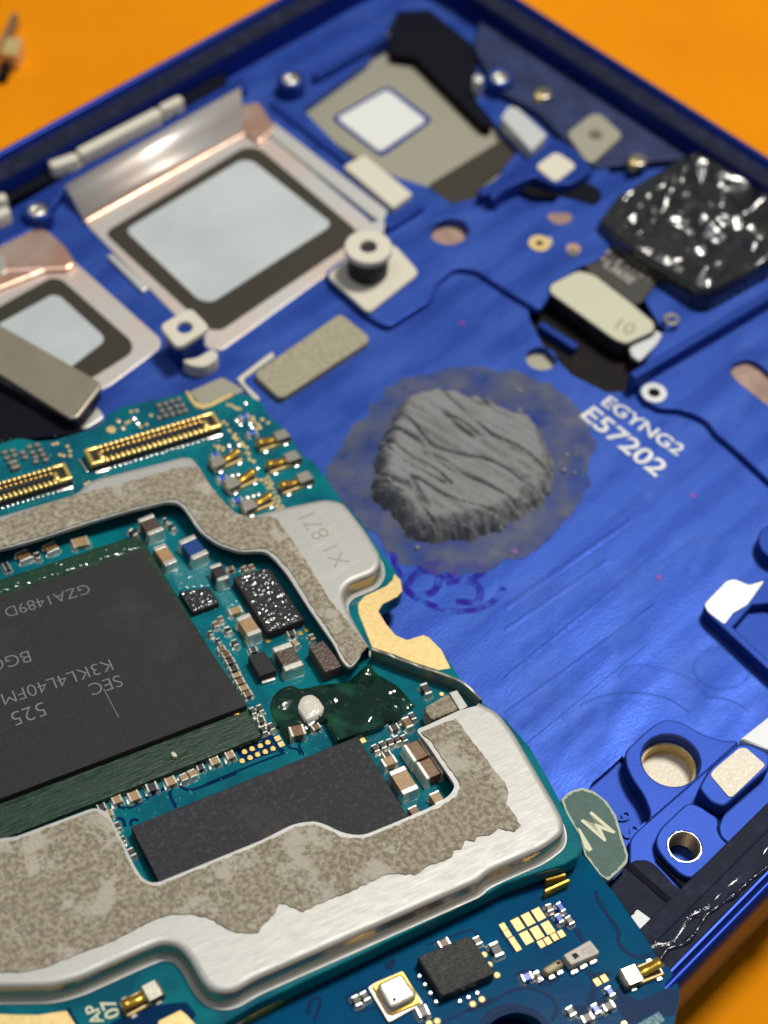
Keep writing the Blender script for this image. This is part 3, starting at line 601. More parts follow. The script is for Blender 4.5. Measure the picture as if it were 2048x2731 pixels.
_c = F(1060 / .81, 1020 / .81); a0 = _c.x * dr.x + _c.y * dr.y
def lump(x, y, d):
    n1 = noise.noise(Vector((x * 3, y * 3, 0.3))); a = x * dr.x + y * dr.y; b = x * nr.x + y * nr.y
    f1 = abs(noise.noise(Vector((a * 1.7, b * 11 + 0.6 * n1, 1.7)))); rid = max(0.0, 1 - f1 / 0.075); rid2 = noise.noise(Vector((a * 3.4, b * 24, 5.2)))
    gr = min(1.0, max(0.0, (a0 - a) / 0.35))
    e = min(1.0, d / 0.10); e = e * (2 - e)
    fine = noise.noise(Vector((x * 30, y * 30, 2)))
    return e * (0.17 + 0.035 * n1 - 0.036 * rid + 0.017 * rid2 - 0.03 * gr) + 0.020 * gr * noise.noise(Vector((x * 22, y * 22, 6))) + (0.005 + 0.022 * (1 - e)) * fine + (0.002 + 0.014 * (1 - e)) * noise.noise(Vector((x * 62, y * 62, 8)))
heap('lump', lp, 0.0065, lump, PASTE, paste, 0.004)
for i in range(46):
    a = random.uniform(0, 6.283); rr_ = random.uniform(0.55, 1.2)
    c0 = F(1010 / .81, 1005 / .81); q = Vector((c0.x + 0.62 * rr_ * math.cos(a), c0.y + 0.5 * rr_ * math.sin(a)))
    s_ = random.uniform(0.006, 0.016)
    if i < 30 and rr_ > 0.75: obj('crumb', slab_mesh('crumb', ragged(circ(q, s_, 8), 0.006, 0.003, i), 0.003, 0.003 + s_, s_ * 0.3), PASTE, paste)

# ================================================================== black foil module with its flex connector
mod = tag(empty('earpiece_module', F), 'wrinkled glossy black foil wrapped module with a cream flex connector', 'phone module')
body = rounded(fpts(PT('N', (1590, 590), (1640, 522), (1842, 408), (1870, 412), (2140, 560), (2160, 620), (2060, 705), (1895, 796), (1860, 790), (1770, 730), (1680, 680)), 0.13), 0.035, 3)
def foil_relief(x, y):
    wx = noise.noise(Vector((x * 1.7, y * 1.7, 2))); wy = noise.noise(Vector((x * 1.7, y * 1.7, 8)))
    return 0.105 * noise.noise(Vector((x * 3.2 + wx, y * 3.2 + wy, 0.4))) + 0.055 * noise.noise(Vector((x * 5.6 + 1.6 * wx, y * 5.6 + 1.6 * wy, 4))) + 0.012 * noise.noise(Vector((x * 13, y * 13, 1)))
def crink(x, y, d):
    e = min(1, d / 0.045); e = math.sqrt(max(0, e * (2 - e)))
    return e * 0.17 + min(1, d / 0.16) * foil_relief(x, y)
heap('foil_body', body, 0.010, crink, FOILK, mod, 0.0)
disc('gold_pad', F, (1844, 449), 0.035, 0.05, 0.14, GOLD, mod, 0.006); disc('gold_pad', F, (1867, 727), 0.035, 0.1, 0.16, GOLD, mod, 0.006)
slab('flex_neck', F, PT('Z21', (470, 40), (560, -20), (700, -20), (960, 160), (860, 300), (800, 320), (560, 140)), 0.02, 0.03, FLEXK, mod, 0.002, 0.02)
text('flex_print', F, 'PW01', px('B6', 960, 325), px('B6', 1300, 505), 0.031, PRINTG, mod, 0.001, 0.012)
text('flex_print', F, 'L365E', px('B6', 825, 350), px('B6', 1110, 545), 0.031, PRINTG, mod, 0.001, 0.012)
text('flex_print', F, 'L', px('B6', 775, 245), px('B6', 840, 300), 0.031, PRINTG, mod, 0.001, 0.012)
st = PT('Z21', (278, 205), (300, 180), (460, 100), (560, 125), (800, 310), (850, 355), (940, 430), (935, 480), (760, 558), (690, 530), (290, 240))
slab('connector_body', F, PT('Z21', (262, 225), (290, 175), (460, 92), (565, 118), (810, 305), (955, 435), (945, 495), (765, 575), (685, 545)), -0.05, 0.055, BLACKP, mod, 0.006, 0.03)
slab('stiffener', F, st, 0.055, 0.072, CREAM2, mod, 0.004, 0.03)
text('stiffener_print', F, '10', px('B6', 940, 1010), px('B6', 1110, 1085), 0.073, FLEXM, mod, 0.0006, 0.0)

# ================================================================== flex cable end at the left
fx = tag(empty('flex_cable_end', F), 'loose flex cable end with a bare grey metal stiffener plate', 'flex cable')
slab('cable', F, PT('A1', (-300, -330), (300, -40), (720, 330), (900, 420), (700, 470), (300, 510), (0, 640), (-400, 700)), 0.07, 0.10, DARK, fx, 0.006, 0.02)
slab('connector_body', F, PT('Z01', (-150, 390), (0, 470), (640, 850), (480, 1060), (-150, 720)), 0.10, 0.17, BLACKP, fx, 0.008, 0.02)
slab('stiffener', F, PT('Z01', (-150, 350), (0, 440), (625, 795), (640, 830), (490, 1025), (445, 1035), (0, 755), (-150, 660)), 0.17, 0.20, FLEXM, fx, 0.012, 0.03)

# ================================================================== scrap of white tape, small metal part on the mat
scrap = tag(empty('tape_scrap', F), 'torn white tape scrap lying on the black ledge beside the circuit board', 'tape')
slab('tape_piece', F, PT('B4', (595, 210), (640, 180), (660, 135), (690, 125), (830, 225), (930, 310), (1000, 405), (940, 460), (840, 545), (760, 430), (680, 330)), 0.112, 0.122, PAPER, scrap, 0.003)
pm = tag(empty('metal_bracket', (0, 0, -0.52)), 'tiny brass coloured metal bracket lying alone on the orange mat', 'metal part')
def wbar(name, a, b, wd, z0, z1, m):
    p, q = W0(*px('Z00', *a), z1 - 0.52), W0(*px('Z00', *b), z1 - 0.52); d = q - p; mid = (p + q) / 2
    return obj(name, mbox(name, d.length, wd, z0, z1, m, 0.008, 0.012), m, pm, (mid.x, mid.y, 0), math.atan2(d.y, d.x))
wbar('arm', (95, 80), (5, 290), 0.045, 0.0, 0.12, STEELD)
wbar('tab', (90, 235), (50, 340), 0.13, 0.0, 0.16, GOLDP)
wbar('foot', (60, 340), (0, 480), 0.07, 0.0, 0.08, DBROWN)

# ================================================================== the circuit board
board = tag(empty('circuit_board', B), 'teal phone circuit board with torn metal shield resting across the blue frame', 'circuit board')
HS = 0.115      # shield height above the upper board
HL = -0.135     # top of the lower board
# ---- substrates
up_out = PT('N', (-250, 1240), (0, 1182), (46, 1168), (71, 1170), (96, 1176), (142, 1172), (253, 1141), (278, 1121), (291, 1101), (329, 1083), (420, 1062), (489, 1048), (498, 1050), (512, 1072), (540, 1083), (565, 1078),
    (623, 1048), (666, 1055), (694, 1068), (716, 1106), (737, 1126), (767, 1149), (780, 1172), (807, 1212), (840, 1233), (866, 1266), (908, 1330), (954, 1377), (1022, 1478), (1060, 1529), (1075, 1558), (1072, 1579),
    (1060, 1590), (1018, 1613), (1009, 1630), (1030, 1664), (1055, 1693), (1085, 1706), (1127, 1693), (1144, 1698), (1165, 1719), (1190, 1752), (1212, 1782), (1237, 1824), (1279, 1866), (1348, 1917), (1415, 1993),
    (1453, 2060), (1462, 2075), (1480, 2110), (1508, 2160), (1550, 2234), (1554, 2262), (1543, 2283), (1508, 2305), (1424, 2330), (1348, 2356), (1304, 2381), (1279, 2394), (680, 2681), (590, 2735), (520, 2860), (-250, 2900))
slab('upper_board', B, up_out, -0.10, 0.0, PCB, board, 0.010)
hole_l = circ(B(1376, 2778, HL), 0.155, 30)
slab('lower_board', B, PT('N', (1300, 2300), (1530, 2230), (1555, 2280), (1600, 2332), (1643, 2388), (1700, 2468), (1738, 2524), (1750, 2550), (1785, 2580), (1802, 2605), (1812, 2636), (1813, 2660), (1806, 2697), (1795, 2760), (1770, 2850), (520, 2900), (450, 2640)), HL - 0.08, HL, PCBL, board, 0.006, lholes=[hole_l])
slab('board_spacer', B, PT('N', (1290, 2330), (1500, 2250), (1540, 2270), (1520, 2300), (1300, 2390), (690, 2690), (560, 2800), (500, 2700)), HL, -0.07, PCBE, board, 0.004)
ring('hole_ring', B, (1376, 2778), 0.19, 0.156, HL - 0.01, HL + 0.003, TRACE, board, 0.001)
# ---- shield with its torn edge
def BP(pts, h): return [B(u, v, h) for u, v in pts]
def shield(name, outer, inner_, rnd_o=0.05, rnd_i=0.04):
    """outer: open run of pixels along the formed edge, board on the left of travel; inner_: the cut edge, closing the loop"""
    o_ = BP(outer, HS); i_ = BP(inner_, HS)
    loop = o_ + i_; k = len(o_)
    def fil(seg): # round the corners of an open run
        out = [seg[0]]
        for j in range(1, len(seg) - 1):
            a, b, c = seg[j - 1], seg[j], seg[j + 1]; t1 = min(rnd_o, (a - b).length * .48, (c - b).length * .48)
            p, q = b + (a - b).normalized() * t1, b + (c - b).normalized() * t1
            for s in (0, .25, .5, .75, 1): out.append(p * (1 - s) ** 2 + b * 2 * s * (1 - s) + q * s * s)
        return out + [seg[-1]]
    path = fil(o_); sgn = 1
    if area(path + i_) > 0: pass
    ar = area(path + i_)
    sgn = 1.0 if ar > 0 else -1.0     # outward is to the right of travel for a counter-clockwise loop
    prof = [(-0.036, HS), (-0.022, HS - 0.0015), (-0.011, HS - 0.006), (-0.003, HS - 0.015), (0.0, HS - 0.028), (0.002, 0.028), (0.008, 0.012), (0.022, 0.004), (0.030, 0.004)]
    n = len(path); V = []; Fc = []
    for j in range(n):
        a = path[max(j - 1, 0)]; c = path[min(j + 1, n - 1)]; t = (c - a).normalized(); nn = Vector((t.y, -t.x)) * sgn
        for d, z in prof: V.append((path[j].x + nn.x * d, path[j].y + nn.y * d, z))
    m_ = len(prof)
    for j in range(n - 1):
        for r_ in range(m_ - 1):
            a = j * m_ + r_; b = (j + 1) * m_ + r_
            Fc.append((a, b, b + 1, a + 1))
    base = len(V); inn = fil(i_)
    V += [(q.x, q.y, HS) for q in inn]; lo = len(V); V += [(q.x, q.y, HS - 0.022) for q in inn]
    for j in range(len(inn) - 1): Fc.append((base + j, base + j + 1, lo + j + 1, lo + j))
    ids = [j * m_ for j in range(n)] + [base + j for j in range(len(inn))]
    tri = tessellate_polygon([[Vector((V[q][0], V[q][1], 0)) for q in ids]])
    Fc += [tuple(ids[q] for q in t) for t in tri if len(set(t)) == 3]
    # underside
    und = len(V); V += [(V[q][0], V[q][1], HS - 0.022) for q in ids]
    Fc += [tuple(und + q for q in reversed(t)) for t in tri if len(set(t)) == 3]
    me_ = mk(name, V, Fc, 32); me_.materials.append(SILVER); me_.materials.append(WALLTINT)
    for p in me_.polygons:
        if abs(p.normal.z) < 0.80 and min(me_.vertices[i].co.z for i in p.vertices) < HS - 0.026: p.material_index = 1  # side walls take the reflection-tinted copy of the shield steel
    return obj(name, me_, None, board)
sh1_out = PT('N', (-250, 1420), (0, 1372), (203, 1313), (232, 1284), (260, 1272), (489, 1214), (514, 1217), (534, 1243), (557, 1283), (592, 1329), (628, 1364), (666, 1375), (729, 1356), (864, 1327), (915, 1335), (975, 1411), (1014, 1474), (1018, 1500), (1003, 1526), (933, 1554), (916, 1579), (921, 1606), (950, 1664), (986, 1722))
sh1_in = PT('N', (968, 1735), (955, 1760), (933, 1784), (912, 1764), (891, 1719), (823, 1622), (764, 1529), (731, 1490), (709, 1471), (680, 1470), (641, 1472), (582, 1453), (545, 1428), (521, 1402), (506, 1377), (489, 1354), (474, 1341), (445, 1338), (420, 1344), (367, 1356), (220, 1399), (127, 1430), (61, 1450), (0, 1465), (-250, 1530))
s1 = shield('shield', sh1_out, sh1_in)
sh2_out = PT('N', (1279, 1870), (1330, 1896), (1372, 1951), (1449, 2084), (1487, 2149), (1506, 2188), (1504, 2222), (1453, 2260), (1348, 2305), (1300, 2328), (1280, 2348), (680, 2612), (624, 2646), (580, 2648), (548, 2632), (527, 2601), (502, 2554), (473, 2522), (435, 2514), (380, 2535), (211, 2611), (139, 2630), (0, 2632), (-250, 2640))
sh2_in = PT('N', (-250, 2330), (0, 2235), (38, 2233), (253, 2153), (288, 2166), (300, 2190), (363, 2318), (382, 2345), (405, 2355), (426, 2352), (700, 2240), (785, 2196), (840, 2190), (870, 2200), (916, 2223), (967, 2229), (1060, 2191), (1165, 2145), (1202, 2118), (1214, 2096), (1203, 2078), (1137, 1980), (1108, 1946), (1135, 1936), (1228, 1893))
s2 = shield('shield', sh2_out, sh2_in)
# the strip of shield wall left standing where the lid was torn away
wl = BP(PT('Z12', (735, 885), (800, 905), (900, 945), (1050, 1000), (1200, 1050), (1290, 1090), (1360, 1140), (1420, 1205)), 0.095)
wl = catmull(wl, 6, False)
V = []; Fc = []
for i, p in enumerate(wl):
    zt = 0.095 + 0.008 * noise.noise(Vector((p.x * 16, p.y * 16, 0)))
    a = wl[max(i - 1, 0)]; c = wl[min(i + 1, len(wl) - 1)]; t = (c - a).normalized(); nn = Vector((-t.y, t.x))
    for d, z in ((0, 0.0), (0, zt - 0.004), (0.004, zt), (0.014, zt), (0.018, zt - 0.006), (0.018, 0.0)): V.append((p.x + nn.x * d, p.y + nn.y * d, z))
for i in range(len(wl) - 1):
    for j in range(5): a = i * 6 + j; Fc.append((a, a + 6, a + 7, a + 1))
obj('torn_wall', mk('torn_wall', V, Fc, 40), STEELD, board)
slab('torn_remnant', B, PT('A6', (1120, 440), (1240, 370), (1390, 280), (1510, 460), (1210, 580), (1160, 520)), 0.0, 0.10, TAPE, board, 0.012, 0.02)
slab('torn_remnant', B, PT('A6', (1395, 275), (1490, 245), (1610, 430), (1520, 470)), 0.0, 0.101, SILVER, board, 0.006)
# adhesive left on the shield
slab('adhesive', B, PT('N', (-250, 1435), (0, 1388), (120, 1345), (243, 1309), (329, 1288), (420, 1262), (463, 1249), (506, 1244), (530, 1246), (555, 1286), (590, 1332), (627, 1367), (666, 1380), (722, 1376), (741, 1384), (760, 1412), (819, 1499), (878, 1596), (942, 1674), (978, 1724), (955, 1752), (936, 1774),
     (916, 1752), (900, 1715), (832, 1614), (772, 1518), (738, 1482), (712, 1462), (680, 1462), (641, 1465), (584, 1446), (551, 1422), (530, 1398), (512, 1368), (494, 1346), (474, 1333), (445, 1331), (367, 1350), (220, 1392), (127, 1424), (0, 1460), (-250, 1520)), HS, HS + 0.007, TAPE, s1, 0.002, rag=(0.02, 0.0035, 1))
slab('adhesive', B, PT('N', (-250, 2605), (0, 2590), (63, 2592), (127, 2575), (295, 2512), (401, 2457), (447, 2440), (506, 2436), (561, 2449), (599, 2474), (633, 2487), (690, 2486), (704, 2462), (735, 2434), (745, 2408), (764, 2411), (807, 2430), (857, 2406), (942, 2373), (1009, 2339), (1039, 2328), (1106, 2331),
     (1140, 2309), (1207, 2284), (1212, 2267), (1233, 2263), (1241, 2240), (1266, 2243), (1272, 2229), (1304, 2226), (1330, 2208), (1348, 2212), (1372, 2217), (1388, 2200), (1373, 2172), (1350, 2145), (1354, 2111), (1346, 2086), (1310, 2040), (1292, 2018), (1271, 1989), (1233, 1942), (1216, 1916),
     (1122, 1952), (1150, 1978), (1218, 2074), (1228, 2098), (1214, 2126), (1170, 2153), (1062, 2199), (967, 2237), (912, 2231), (868, 2208), (840, 2198), (788, 2204), (700, 2248), (426, 2360), (402, 2362), (374, 2346), (355, 2318), (290, 2182), (253, 2160), (38, 2241), (0, 2243), (-250, 2340)), HS, HS + 0.007, TAPE, s2, 0.002, rag=(0.02, 0.004, 2))
text('shield_engraving', B, 'X1 871', px('Z12', 605, 330), px('Z12', 375, 15), HS + 0.0006, ENGR, s1, 0.0004, -0.02)
# gold plated edge pads
slab('gold_edge', B, PT('Z12', (880, 402), (920, 442), (932, 510), (900, 547), (805, 596), (780, 640), (830, 722), (890, 792), (960, 822), (1062, 790), (1100, 805), (1180, 885), (1235, 1000), (1160, 1012), (1010, 965), (870, 910), (740, 868), (700, 770), (655, 655), (650, 595), (690, 545), (830, 480), (870, 440)), 0.0, 0.005, GOLDP, board, 0.002)
slab('gold_edge', B, PT('A2', (368, 12), (400, 5), (440, 60), (480, 118), (560, 150), (650, 128), (860, 20), (882, 55), (650, 165), (560, 197), (478, 180), (418, 110)), 0.0, 0.012, GOLDP, board, 0.004)
slab('gold_edge', B, PT('B1', (-100, 1190), (100, 1205), (400, 1210), (700, 1165), (800, 1320), (850, 1500), (-100, 1500)), 0.0, 0.005, GOLDP, board, 0.002)
slab('gold_edge', B, PT('Z03', (1000, 1640), (1140, 1570), (1180, 1600), (1260, 1690), (1000, 1700)), 0.0, 0.005, GOLDP, board, 0.002)
for a, b in (((620, 2705), (745, 2640)), ((640, 2722), (760, 2655)), ((1455, 2345), (1510, 2330)), ((1452, 2376), (1520, 2345))):
    bar('gold_edge', B, a, b, 0.02, HL, -0.075, GOLDD, board)

# ---- large packages
dC = px('Z02', 380 * 2.37, 108 * 2.37)
def speckle(amp, sc_): return lambda x, y, d: 0.0015 + min(1, d / 0.01) * amp * (0.5 + noise.noise(Vector((x * sc_, y * sc_, 0))) + 0.5 * noise.noise(Vector((x * sc_ * 2.1, y * sc_ * 2.1, 3))))  # lumpy relief, shaped to catch lamp glints
pk = slab('processor_package', B, PT('N', (-300, 1650), (0, 1545), (356, 1428), (380, 1436), (698, 1957), (690, 1966), (30, 2229), (-300, 2365)), 0.0, 0.045, CHIPG, board, 0.008, 0.012)
slab('memory_die', B, PT('N', (-300, 1692), (0, 1590), (380, 1467), (660, 1880), (0, 2130), (-300, 2245)), 0.045, 0.085, CHIPK, pk, 0.004, 0.006)
for s_, a, b, f_ in (('GZA1489D', (550, 467), (22, 622), 'Z02'), ('BGC', (177, 888), (-70, 955), 'Z02'), ('K3KL4L40FM', (690, 943), (2, 1165), 'Z02'), ('SEC', (752, 1042), (552, 1105), 'Z02'), ('525', (268, 1212), (60, 1285), 'Z02')):
    text('chip_marking', B, s_, px(f_, *a), px(f_, *b), 0.0854, CHIPTX, pk, 0.0003, -0.012)
bar('scratch', B, px('Z02', 655, 1130), px('Z02', 750, 1310), 0.004, 0.085, 0.0856, CHIPTX, pk, 0.0002, 0.001)
for q in ((330, 578),): bar('package_pad', B, px('A5', 300, 590), px('A5', 372, 570), 0.018, 0.045, 0.05, GOLDD, pk)
for q in ((370, 955), (470, 920), (580, 880)): disc('package_pad', B, px('A5', *q), 0.014, 0.0, 0.010, GOLDD, pk)
heap('glint_relief', BP(PT('N', (-200, 1612), (0, 1548), (352, 1432), (374, 1462), (200, 1518), (0, 1582), (-200, 1645)), 0.045), 0.006, speckle(0.006, 24), GLINTG, pk, 0.0455)  # glossy layer added for glints on the green strip
p2 = slab('flash_chip', B, PT('N', (349, 2205), (954, 1963), (1100, 2196), (423, 2351)), 0.0, 0.07, CHIPB, board, 0.004, 0.006)
pw = PT('A4', (100, 190), (530, 68), (575, 90), (1000, 722), (540, 890))
po = slab('power_chip', B, pw, 0.0, 0.063, CHIPK, board, 0.003, 0.008)
def speckle(amp, sc_): return lambda x, y, d: 0.0015 + min(1, d / 0.01) * amp * (0.5 + noise.noise(Vector((x * sc_, y * sc_, 0))) + 0.5 * noise.noise(Vector((x * sc_ * 2.1, y * sc_ * 2.1, 3))))
heap('glint_relief', inset(ccw(BP(pw, 0.063)), 0.004), 0.0042, speckle(0.0050, 46), CHIPS, po, 0.0632)  # glossy layer added so the chip top glints
pw = PT('A3', (690, 840), (1080, 785), (1205, 985), (870, 1108))
po = slab('small_chip', B, pw, 0.0, 0.038, CHIPK, board, 0.003, 0.006)
heap('glint_relief', inset(ccw(BP(pw, 0.038)), 0.003), 0.0042, speckle(0.0046, 52), CHIPS, po, 0.0382)
slab('small_chip', B, PT('A4', (290, 1180), (495, 1112), (655, 1362), (440, 1438)), 0.0, 0.065, CHIPK, board, 0.004, 0.006)
bar('solder_joint', B, px('A4', 460, 1510), px('A4', 640, 1455), 0.02, 0.0, 0.02, SILVERT, board)
il = slab('inductor', B, PT('A4', (1055, 1062), (1240, 980), (1495, 1300), (1262, 1388)), 0.0, 0.085, CB['darkbrown'], board, 0.006, 0.008)
heap('rough_mask', BP(PT('A3', (560, 560), (700, 480), (900, 560), (1060, 600), (1090, 780), (1200, 860), (1350, 830), (1480, 1000), (1480, 1060), (1300, 1100), (1220, 990), (1090, 780), (680, 815)), 0.0), 0.005, speckle(0.0036, 50), PCBW, board, 0.0)

# ---- chip components: body with two tinned ends
SC = 0.0021
_tm = {}
def term_mesh(te, wd, hgt, m):
    k = (round(te, 4), round(wd, 4), round(hgt, 4), m.name)
    if k not in _tm:
        be = min(0.006, te * 0.25, hgt * 0.25)
        lp_ = ccw(rounded([Vector((-te / 2, -wd / 2)), Vector((te / 2, -wd / 2)), Vector((te / 2, wd / 2)), Vector((-te / 2, wd / 2))], be * 1.2, 2))
        rings = [(inset(lp_, -0.009), 0.0), (inset(lp_, -0.0035), hgt * 0.22), (inset(lp_, -0.0008), hgt * 0.5), (lp_, hgt - be), (inset(lp_, be * 0.29), hgt - be * 0.29), (inset(lp_, be), hgt)]
        n_ = len(lp_); V = [(q.x, q.y, z) for lp2, z in rings for q in lp2]
        Fc = [(r_ * n_ + i, r_ * n_ + (i + 1) % n_, (r_ + 1) * n_ + (i + 1) % n_, (r_ + 1) * n_ + i) for r_ in range(len(rings) - 1) for i in range(n_)] + [tuple(range((len(rings) - 1) * n_, len(rings) * n_))]
        me_ = mk('terminal', V, Fc, 50); me_.materials.append(m); _tm[k] = me_
    return _tm[k]
def q4(x): return max(0.008, round(x / 0.004) * 0.004)
def chip(kind, fr, x1, y1, x2, y2, wz, hgt=0.03, base=0.0, name=None, endm=SILVERT):
    a, b = B(*px(fr, x1, y1), base + hgt), B(*px(fr, x2, y2), base + hgt)
    d = b - a; L_ = q4(d.length); ang = math.atan2(d.y, d.x)
    # width measured across the end face in the picture, taken along the perpendicular on the board
    m_ = ((x1 + x2) / 2, (y1 + y2) / 2); pp = Vector((-d.y, d.x)).normalized()
    wd = q4(wz / ZF[fr][2] * SC * (1.0 + 0.28 * abs((RT.dot(B.ex * pp.x + B.ey * pp.y))**2 < 0.4)))
    nm = name or {'dark': 'resistor', 'bright': 'inductor', 'blue': 'inductor'}.get(kind, 'capacitor')
    te = max(0.22 * L_, 0.008); mid = (a + b) / 2
    body_ = mbox(nm + '_body', L_ - te * 1.3, wd * 0.93, 0.0, hgt * 0.965, CB[kind], min(0.004, hgt * 0.1))
    o = obj(nm, body_, None, board, (mid.x, mid.y, base), ang)
    t_ = term_mesh(te, wd, hgt, endm)
    for s_ in (-1, 1):
        obj('terminal', t_, None, o, (s_ * (L_ - te) / 2, 0, 0))
    return o
# big ones round the opening
chip('darkbrown', 'Z02', 915, 38, 990, 142, 115, 0.075)
chip('tan', 'A3', 440, 250, 607, 492, 185, 0.055)
chip('blue', 'A3', 785, 155, 978, 398, 235, 0.075)
chip('dark', 'A3', 1145, 490, 1268, 690, 160, 0.075)
chip('tan', 'A4', 217, 662, 382, 908, 190, 0.075)
chip('darkbrown', 'A4', 710, 1035, 882, 1335, 255, 0.075)
chip('tan', 'A6', 815, 1112, 985, 1378, 190, 0.07)
chip('brown', 'A6', 945, 955, 1160, 860, 180, 0.075)
chip('brown', 'A6', 1088, 1148, 1300, 1055, 180, 0.075)
chip('tan', 'A6', 660, 1060, 812, 998, 85, 0.045)
chip('tan', 'A6', 1225, 1375, 1310, 1500, 115, 0.05)
chip('brown', 'A6', 985, 1535, 1050, 1630, 105, 0.045)
chip('brown', 'A5', 1005, 815, 1200, 770, 120, 0.055)
chip('brown', 'A6', 905, 545, 975, 660, 85, 0.04)
chip('dark', 'A6', 1110, 170, 1182, 292, 85, 0.04)
# small ones
for k_, fr, x1, y1, x2, y2, wz in (
    ('brown', 'A3', 1508, 518, 1555, 580, 70), ('brown', 'A3', 1600, 495, 1640, 560, 65), ('brown', 'A3', 1300, 560, 1390, 530, 50), ('tan', 'A3', 1320, 1100, 1500, 1050, 85),
    ('brown', 'A3', 1140, 1215, 1178, 1285, 65), ('brown', 'A3', 1212, 1152, 1240, 1212, 65), ('dark', 'A3', 1085, 1335, 1112, 1388, 50), ('dark', 'A3', 1290, 1280, 1340, 1352, 70),
    ('dark', 'A3', 1385, 1445, 1430, 1520, 70), ('dark', 'A3', 1180, 1430, 1217, 1488, 52), ('brown', 'A3', 1180, 1575, 1290, 1545, 60), ('brown', 'A3', 1235, 1640, 1345, 1610, 60),
    ('brown', 'A4', -35, 1182, 70, 1142, 62), ('dark', 'A4', 8, 1260, 122, 1222, 62), ('dark', 'A4', 50, 1350, 170, 1312, 62), ('tan', 'A4', 88, 1434, 205, 1398, 58), ('brown', 'A4', 132, 1516, 248, 1478, 60), ('tan', 'A4', 178, 1598, 295, 1560, 60), ('brown', 'A5', 425, 345, 530, 305, 64),
    ('dark', 'A4', 785, 905, 892, 872, 62), ('tan', 'A4', 860, 972, 922, 1042, 68), ('dark', 'A4', 310, 1112, 408, 1085, 60), ('brown', 'A4', 1080, 900, 1122, 972, 70), ('dark', 'A4', 20, 815, 55, 885, 70),
    ('dark', 'A5', 515, 500, 565, 590, 66), ('dark', 'A5', 610, 468, 658, 553, 66), ('dark', 'A5', 590, 668, 695, 640, 60), ('dark', 'A5', 645, 735, 702, 825, 66), ('dark', 'A5', 745, 700, 798, 785, 66), ('brown', 'A5', 1290, 770, 1390, 720, 60),
    ('dark', 'A6', 745, 678, 842, 640, 60), ('dark', 'A6', 970, 495, 1018, 572, 60), ('dark', 'A6', 558, 850, 612, 928, 64), ('dark', 'A6', 640, 815, 692, 892, 64), ('dark', 'A6', 724, 785, 768, 858, 60), ('dark', 'A6', 800, 752, 852, 828, 60), ('dark', 'A6', 880, 742, 925, 815, 58), ('dark', 'A6', 668, 978, 762, 940, 60),
    ('tan', 'A7', 385, 612, 492, 572, 76), ('tan', 'A7', 560, 582, 682, 535, 84), ('dark', 'A7', 750, 482, 868, 445, 74), ('tan', 'A7', 950, 422, 1062, 382, 78), ('tan', 'A7', 1125, 325, 1168, 398, 76), ('tan', 'A7', 1213, 285, 1258, 360, 76),
    ('dark', 'A7', 1283, 272, 1362, 245, 46), ('tan', 'A7', 1420, 208, 1522, 170, 70), ('tan', 'A7', 1585, 145, 1680, 108, 72), ('dark', 'A7', 235, 688, 322, 655, 50), ('tan', 'A7', 330, 745, 400, 728, 60), ('dark', 'A7', 425, 835, 462, 912, 62), ('dark', 'A7', 485, 985, 517, 1048, 55), ('dark', 'A7', 570, 1112, 617, 1192, 64),
    ('brown', 'Z02', 128, 255, 168, 312, 88), ('brown', 'Z02', 300, 205, 340, 258, 88), ('tan', 'Z02', 450, 212, 562, 185, 60), ('dark', 'Z02', 225, 265, 245, 305, 36), ('dark', 'Z02', 20, 360, 60, 345, 50), ('dark', 'Z02', 1036, 48, 1058, 80, 24), ('dark', 'Z02', 1068, 82, 1100, 118, 30), ('dark', 'Z02', 820, 120, 860, 155, 34)):
    chip(k_, fr, x1, y1, x2, y2, wz, 0.03)
# row of grouped components by the connectors
def bump(name, fr, x, y, lx, ly, hgt, m, base=0.0, ang=0.25):
    p = B(*px(fr, x, y), base + hgt); me_ = mbox(name, q4(lx), q4(ly), 0.0, hgt, m, hgt * 0.35)
    return obj(name, me_, None, board, (p.x, p.y, base), 0.0)
for x, y in ((45, 650), (130, 630), (70, 705), (150, 680), (235, 650), (305, 590), (260, 700), (340, 650), (390, 570), (425, 625), (370, 700), (450, 675), (480, 725), (375, 745)):
    bump('capacitor', 'A1', x, y, 0.036, 0.028, 0.02, CB['grey'])
for x, y in ((130, 750), (160, 800)): bump('capacitor', 'A1', x, y, 0.06, 0.03, 0.03, CB['grey'])
for x, y in ((95, 155), (165, 135), (230, 110), (300, 90), (125, 210), (205, 190), (280, 165), (340, 150), (165, 260), (235, 245), (310, 225), (370, 205), (95, 285)):
    bump('capacitor', 'A2', x, y, 0.034, 0.030, 0.02, CB['grey'])
def dot(name, fr, x, y, r, m, base=0.0, hgt=0.010):
    c = B(*px(fr, x, y), base + hgt); return obj(name, dot_mesh(r, hgt, m), None, board, (c.x, c.y, base))
_dm = {}
def dot_mesh(r, hgt, m):
    k = (round(r, 3), round(hgt, 3), m.name)
    if k not in _dm:
        me_ = slab_mesh('pad', circ((0, 0), r, 14), 0.0, hgt, min(hgt * 0.6, r * 0.5)); me_.materials.append(m); _dm[k] = me_
    return _dm[k]
for x, y in ((910, 310), (950, 355), (1005, 130), (830, 575), (860, 630), (1130, 815), (865, 890), (925, 880), (1025, 1120), (1085, 1105), (1070, 385), (1050, 345), (930, 570), (1140, 1090)):
    dot('solder_dot', 'A2', x, y, 0.015, SOLDER, 0, 0.014)
for x, y in ((1410, 290), (1445, 340)): dot('solder_dot', 'A1', x, y, 0.018, SOLDER, 0, 0.014)
dot('gold_pad', 'A1', 1168, 412, 0.030, GOLDP)
for x, y in ((1243, 320), (1292, 395)): dot('gold_pad', 'A1', x, y, 0.017, COPPER)
